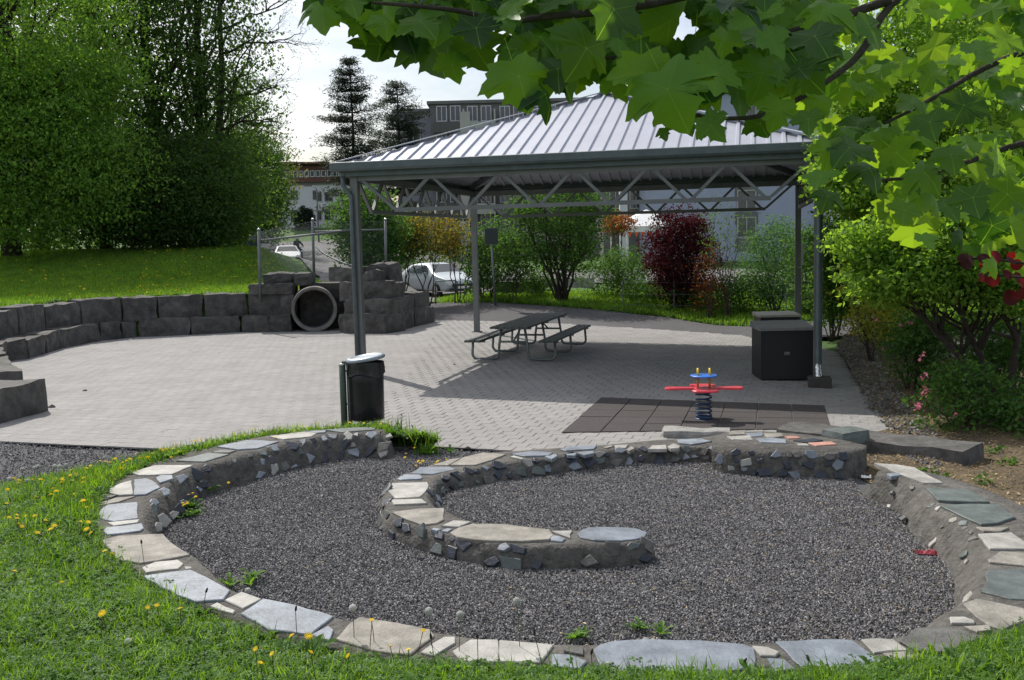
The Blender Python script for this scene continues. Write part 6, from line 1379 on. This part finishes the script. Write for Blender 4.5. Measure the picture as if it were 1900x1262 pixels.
pv, pf_ = [], []; rr_ = random.Random(8)
for i in range(170):   # seed head: radial bristles with tiny parachutes
    z = 1 - 2 * (i + .5) / 170; a = i * 2.399963; q = math.sqrt(1 - z * z); d = Vector((q * math.cos(a), q * math.sin(a), z)); t1 = d.orthogonal().normalized(); t2 = d.cross(t1); k = len(pv); c = d * .020
    for b in range(3): an = b * 2.09 + i; e_ = t1 * math.cos(an) + t2 * math.sin(an); pv.append(tuple(c + e_ * .0042 + d * .0025)); 
    pv.append(tuple(d * .006)); pf_ += [(k, k + 1, k + 2), (k, k + 1, k + 3)]
puffM = mk('seed_head', pv, pf_, L_puff)
sb = MB(); sb.tube([(0, 0, 0), (.003, 0, .5), (.0, 0, 1)], .0022, 5); stemM = mk('stem', sb.v, sb.f, L_stem)
budb = MB(); budb.lathe([(.003, 0), (.006, .004), (.0065, .016), (.004, .026), (.001, .03)], n=8); budM = mk('seed_spike', budb.v, budb.f, mat('dark_bud', (.035, .03, .018), .9, .3, 20))
random.seed(99)
def place(x, y):
    if y > 27:
        u = 950 + FPX * x / y; return 'on the raised lawn ' + ('near the mesh fence' if u > 400 else 'by the wood, middle part' if u > 200 else 'at the far left') + (', close to the wall' if y < 33 else '')
    if inpoly([x], [y], ringpoly)[0]: return 'in the gravel inside the kerb, ' + ('at its left side' if x < -1.5 else 'near its front')
    if y > 11.2: return 'between kerb and paving, ' + ('near the litter bin' if x > -2.6 else 'left of the litter bin')
    if y > 9.8: return 'on the hump by the gravel strip'
    if x > .8: return 'in front of the kerb, bottom right'
    if x > -1.2: return 'before the near kerb slabs'
    if y > 7.6: return 'left of the ring kerb'
    if y > 5.8: return 'at the lower left kerb bend'
    return 'in the bottom left lawn corner'
def flower(kind, x, y, zg, H, sc=1.):
    nm, lab, cat, grp, hm = {'d': ('dandelion', 'yellow dandelion ' + place(x, y), 'dandelion', 'yellow dandelions in the grass', headM), 'p': ('dandelion_clock', 'white dandelion clock ' + place(x, y), 'dandelion', 'dandelion seed heads in the grass', puffM), 'b': ('plantain', 'plantain stalk with dark spike ' + place(x, y), 'plantain', 'plantain stalks in the grass', budM)}[kind]
    e = empty(nm, (x, y, zg - .01), random.uniform(0, 6.28), lab, cat, grp); lx, ly = random.gauss(0, .12), random.gauss(0, .12)
    s = bpy.data.objects.new('stem', stemM); COL.objects.link(s); s.parent = e; s.scale = (1, 1, H); s.rotation_euler = (ly, lx, 0)
    top = Matrix.Rotation(lx, 3, 'Y') @ Vector((0, 0, H)); top = Vector((0, 0, H)); top.rotate(s.rotation_euler)
    h_ = bpy.data.objects.new('flower_head' if kind != 'b' else 'seed_spike', hm); COL.objects.link(h_); h_.parent = e; h_.location = top; h_.scale = (sc,) * 3; h_.rotation_euler = (random.gauss(.3, .25), random.gauss(0, .25), 0)
fl_px = [(16,618),(80,520),(88,543),(27,600),(40,480)]
Yel = [(15,985),(35,990),(62,985),(88,990),(44,1010),(120,1120),(32,1100),(97,1010),(105,1000),(190,1220),(575,1228),(115,842+50),(160,960),(182,1000),(190,1045),(165,1010),(175,1015),(150,1000),(118,905),(95,930),(120,915),(135,900),(155,895),(170,880),(190,870),(205,865),(110,940),(75,900),(62,880),(30,892),(20,930),(12,962),(150,880),(260,850),(285,845),(310,845),(320,838),(300,850),(345,828),(360,835),(275,865),(245,868),(250,880),(232,885),(330,825),(375,825),(405,812),(425,822),(440,812),(455,808),(470,805),(480,800),(500,800),(520,795),(545,792),(560,793),(575,790),(590,790),(610,790),(650,790),(675,792),(690,795),(755,815),(775,828),(780,835),(808,838),(825,832),(705,790),(395,820),(385,812),(350,850),(225,870),(214,860)]
for x, y in Yel:
    q = G(x, y + 12, .2)
    d = lawnd(q.x, q.y); zg = lawn_front(q.x, q.y, d) if inpoly([q.x], [q.y], lawnpoly)[0] else plaza(q.x); flower('d', q.x, q.y, zg, random.uniform(.10, .17), random.uniform(.9, 1.35))
    for _ in range(random.choice((0, 1, 1, 2)) if y < 1000 else random.choice((0, 0, 1))): flower('d', q.x + random.gauss(0, .16), q.y + random.gauss(0, .16), zg, random.uniform(.09, .15), random.uniform(.8, 1.25))
for x, y in [(700, 1112), (690, 1128), (775, 1128), (762, 1163), (745, 1160), (350, 1005), (215, 1010), (315, 1012), (284, 1030), (505, 1230), (490, 1190), (650, 1205), (520, 1195), (600, 1215)]:
    q = G(x, max(y + 60, 1165), .3); yb = q.y - .12; d = lawnd(q.x, yb); zg = lawn_front(q.x, yb, d); H = random.uniform(.16, .26); flower('d', q.x, yb, zg, H, .8)
for x, y, H in [(658,1150,.22),(802,1160,.24),(852,1172,.24),(965,1158,.26),(572,1250,.05),(625,1252,.05),(1190,1135,.2),(1212,1140,.2),(1225,1142,.22),(1215,1152,.18),(1130,1255,.08),(1700,1255,.08),(45,850,.2),(62,852,.2),(78,846,.18),(110,850,.15),(130,845,.16),(20,868,.14),(50,880,.12),(462,1042,.12),(240,1232,.06),(165,885,.07),(300,790,.12),(506,782,.12),(540,778,.13),(180,832,.14),(200,830,.14),(215,828,.12),(232,824,.12),(95,845,.16)]:
    q = G(x, y + H * 270 * (1 if y > 900 else .6), .2); inside = inpoly([q.x], [q.y], inner)[0]; zg = pitz(q.x, q.y) if inside else lawn_front(q.x, q.y, lawnd(q.x, q.y)); flower('p', q.x, q.y, zg, H, .95)
for x, y, H in [(268,1010,.2),(375,1090,.16),(552,1140,.2),(1008,1195,.22),(885,1200,.22),(1100,1230,.18),(812,1200,.2),(380,790,.16),(340,795,.14),(310,800,.14),(740,760,.25),(752,770,.25),(768,775,.2),(700,775,.2),(1390,1240,.12),(1500,1240,.12)]:
    q = G(x, y + H * 150, .3); yb = q.y; d = lawnd(q.x, yb); zg = lawn_front(q.x, yb, d); flower('b', q.x, yb, zg, H, 1.1)
# flowers on the raised lawn
for k in range(150):
    x_ = random.uniform(250, 560) if k < 100 else random.uniform(0, 400); Y = random.uniform(33, 45) if k < 100 else random.uniform(28, 40); q = gb(x_, Y)
    if left_mask(q.x, q.y) > .98: flower('d', q.x, q.y, q.z, .13, random.uniform(1.6, 2.6))
# dandelion plants inside the pit
for i, (px, py, s_) in enumerate([(455, 1085, 1.0), (1065, 1185, .7), (1205, 1175, .8), (350, 945, 1.1), (385, 915, 1.0), (468, 872, 1.2), (410, 900, 1.0), (345, 960, .8)]):
    q = G(px, py); e = empty('dandelion_plant', (q.x, q.y, pitz(q.x, q.y)), 0, ['leafy dandelion plant alone in the gravel at the lower left kerb', 'flat dandelion plant before the near kerb, left one', 'flat dandelion plant before the near kerb, right one', 'flowering dandelion plant at the left inner kerb face, second from front', 'flowering dandelion plant at the left inner kerb face, third from front', 'flowering dandelion plant farthest back at the left inner kerb face', 'flowering dandelion plant second farthest back at the left kerb', 'flowering dandelion plant nearest of those at the left inner kerb'][i], 'dandelion', 'dandelion plants rooted in the gravel pit')
    for j in range(3 if i < 3 else 5):
        o = bpy.data.objects.new('rosette', bpy.data.meshes.get('tall_rosette')); COL.objects.link(o); o.parent = e; o.location = (random.gauss(0, .07), random.gauss(0, .05), 0); o.rotation_euler = (0, 0, random.random() * 6); o.scale = (.7 * s_,) * 3
    if i >= 3:
        for j in range(4): flower('d', q.x + random.gauss(0, .09), q.y + random.gauss(0, .06), pitz(q.x, q.y), random.uniform(.10, .16), .9)
# tuft of tall weeds at the end of the kerb
for i, (px, py, n_) in enumerate([(745, 815, 7), (765, 822, 6), (785, 835, 5), (805, 838, 4), (720, 800, 5), (690, 795, 4)]):
    q = G(px, py + 5); e = empty('weed_clump', (q.x, q.y, plaza(q.x)), 0, ['tall weed clump just right of the litter bin', 'weed clump drooping over the kerb end', 'low weed clump where kerb end meets the gravel', 'outermost small weed clump on the gravel edge', 'weed clump in front of the litter bin post', 'short weed clump left of the bin in front'][i], 'weed', 'weed clumps at the kerb end')
    for j in range(n_):
        o = bpy.data.objects.new('tuft', bpy.data.meshes.get(random.choice(['tall_tuft', 'tall_rosette', 'tall_tuft_b']))); COL.objects.link(o); o.parent = e; o.location = (random.gauss(0, .09), random.gauss(0, .09), 0); o.rotation_euler = (0, 0, random.random() * 6); o.scale = (random.uniform(.55, 1.15),) * 3
# litter and pebbles
def crumple(name, px, py, sx, sy, sz, m_, label, cat):
    q = G(px, py); vs = []; fs = []; n = 9; r_ = random.Random(px)
    for j in range(5):
        for i in range(n): x = (i / (n - 1) - .5) * sx; y = (j / 4 - .5) * sy; vs.append((x, y, .01 + sz * abs(r_.gauss(.3, .4)) * (1 - (2 * abs(j / 4 - .5)) ** 2)))
    fs = [(j * n + i, j * n + i + 1, (j + 1) * n + i + 1, (j + 1) * n + i) for j in range(4) for i in range(n - 1)]
    o = MB().add(vs, fs).build(name, m_, None); o.location = (q.x, q.y, pitz(q.x, q.y) + .008); o.rotation_euler.z = R(-15); o.modifiers.new('t', 'SOLIDIFY').thickness = .004; tag(o, label, cat)
crumple('red_wrapper', 1718, 1028, .17, .09, .04, mat('crimson_cloth', (.22, .012, .03), .7, .2, 20), 'crumpled dark red rag lying on the gravel near the right kerb', 'rag'); crumple('blue_wrapper', 1571, 882, .05, .04, .02, M_blue, 'tiny scrap of blue plastic at the far right kerb', 'litter'); crumple('white_wrapper', 1607, 889, .10, .06, .03, M_canvas, 'crumpled white paper scrap on the gravel by the far right kerb', 'litter'); crumple('white_scrap', 1585, 878, .06, .04, .02, M_canvas, 'small white paper scrap beside the blue plastic', 'litter')
for i, (px, py, s_) in enumerate([(157, 728, .05), (97, 759, .07), (60, 663, .10), (868, 836, .04), (843, 679, .03)]):
    q = G(px, py); o = bpy.data.objects.new('pebble', chipmesh('pebble', M_granite, 50 + i)); COL.objects.link(o); o.location = (q.x, q.y, plaza(q.x) + .03); o.scale = (s_,) * 3; tag(o, ['dark pebble alone on the left paving', 'dark stone at the corner of the left wall end', 'loose stone at the foot of the left wall', 'dark pebble at the near paving edge', 'small pebble near the picnic bench'][i], 'pebble')
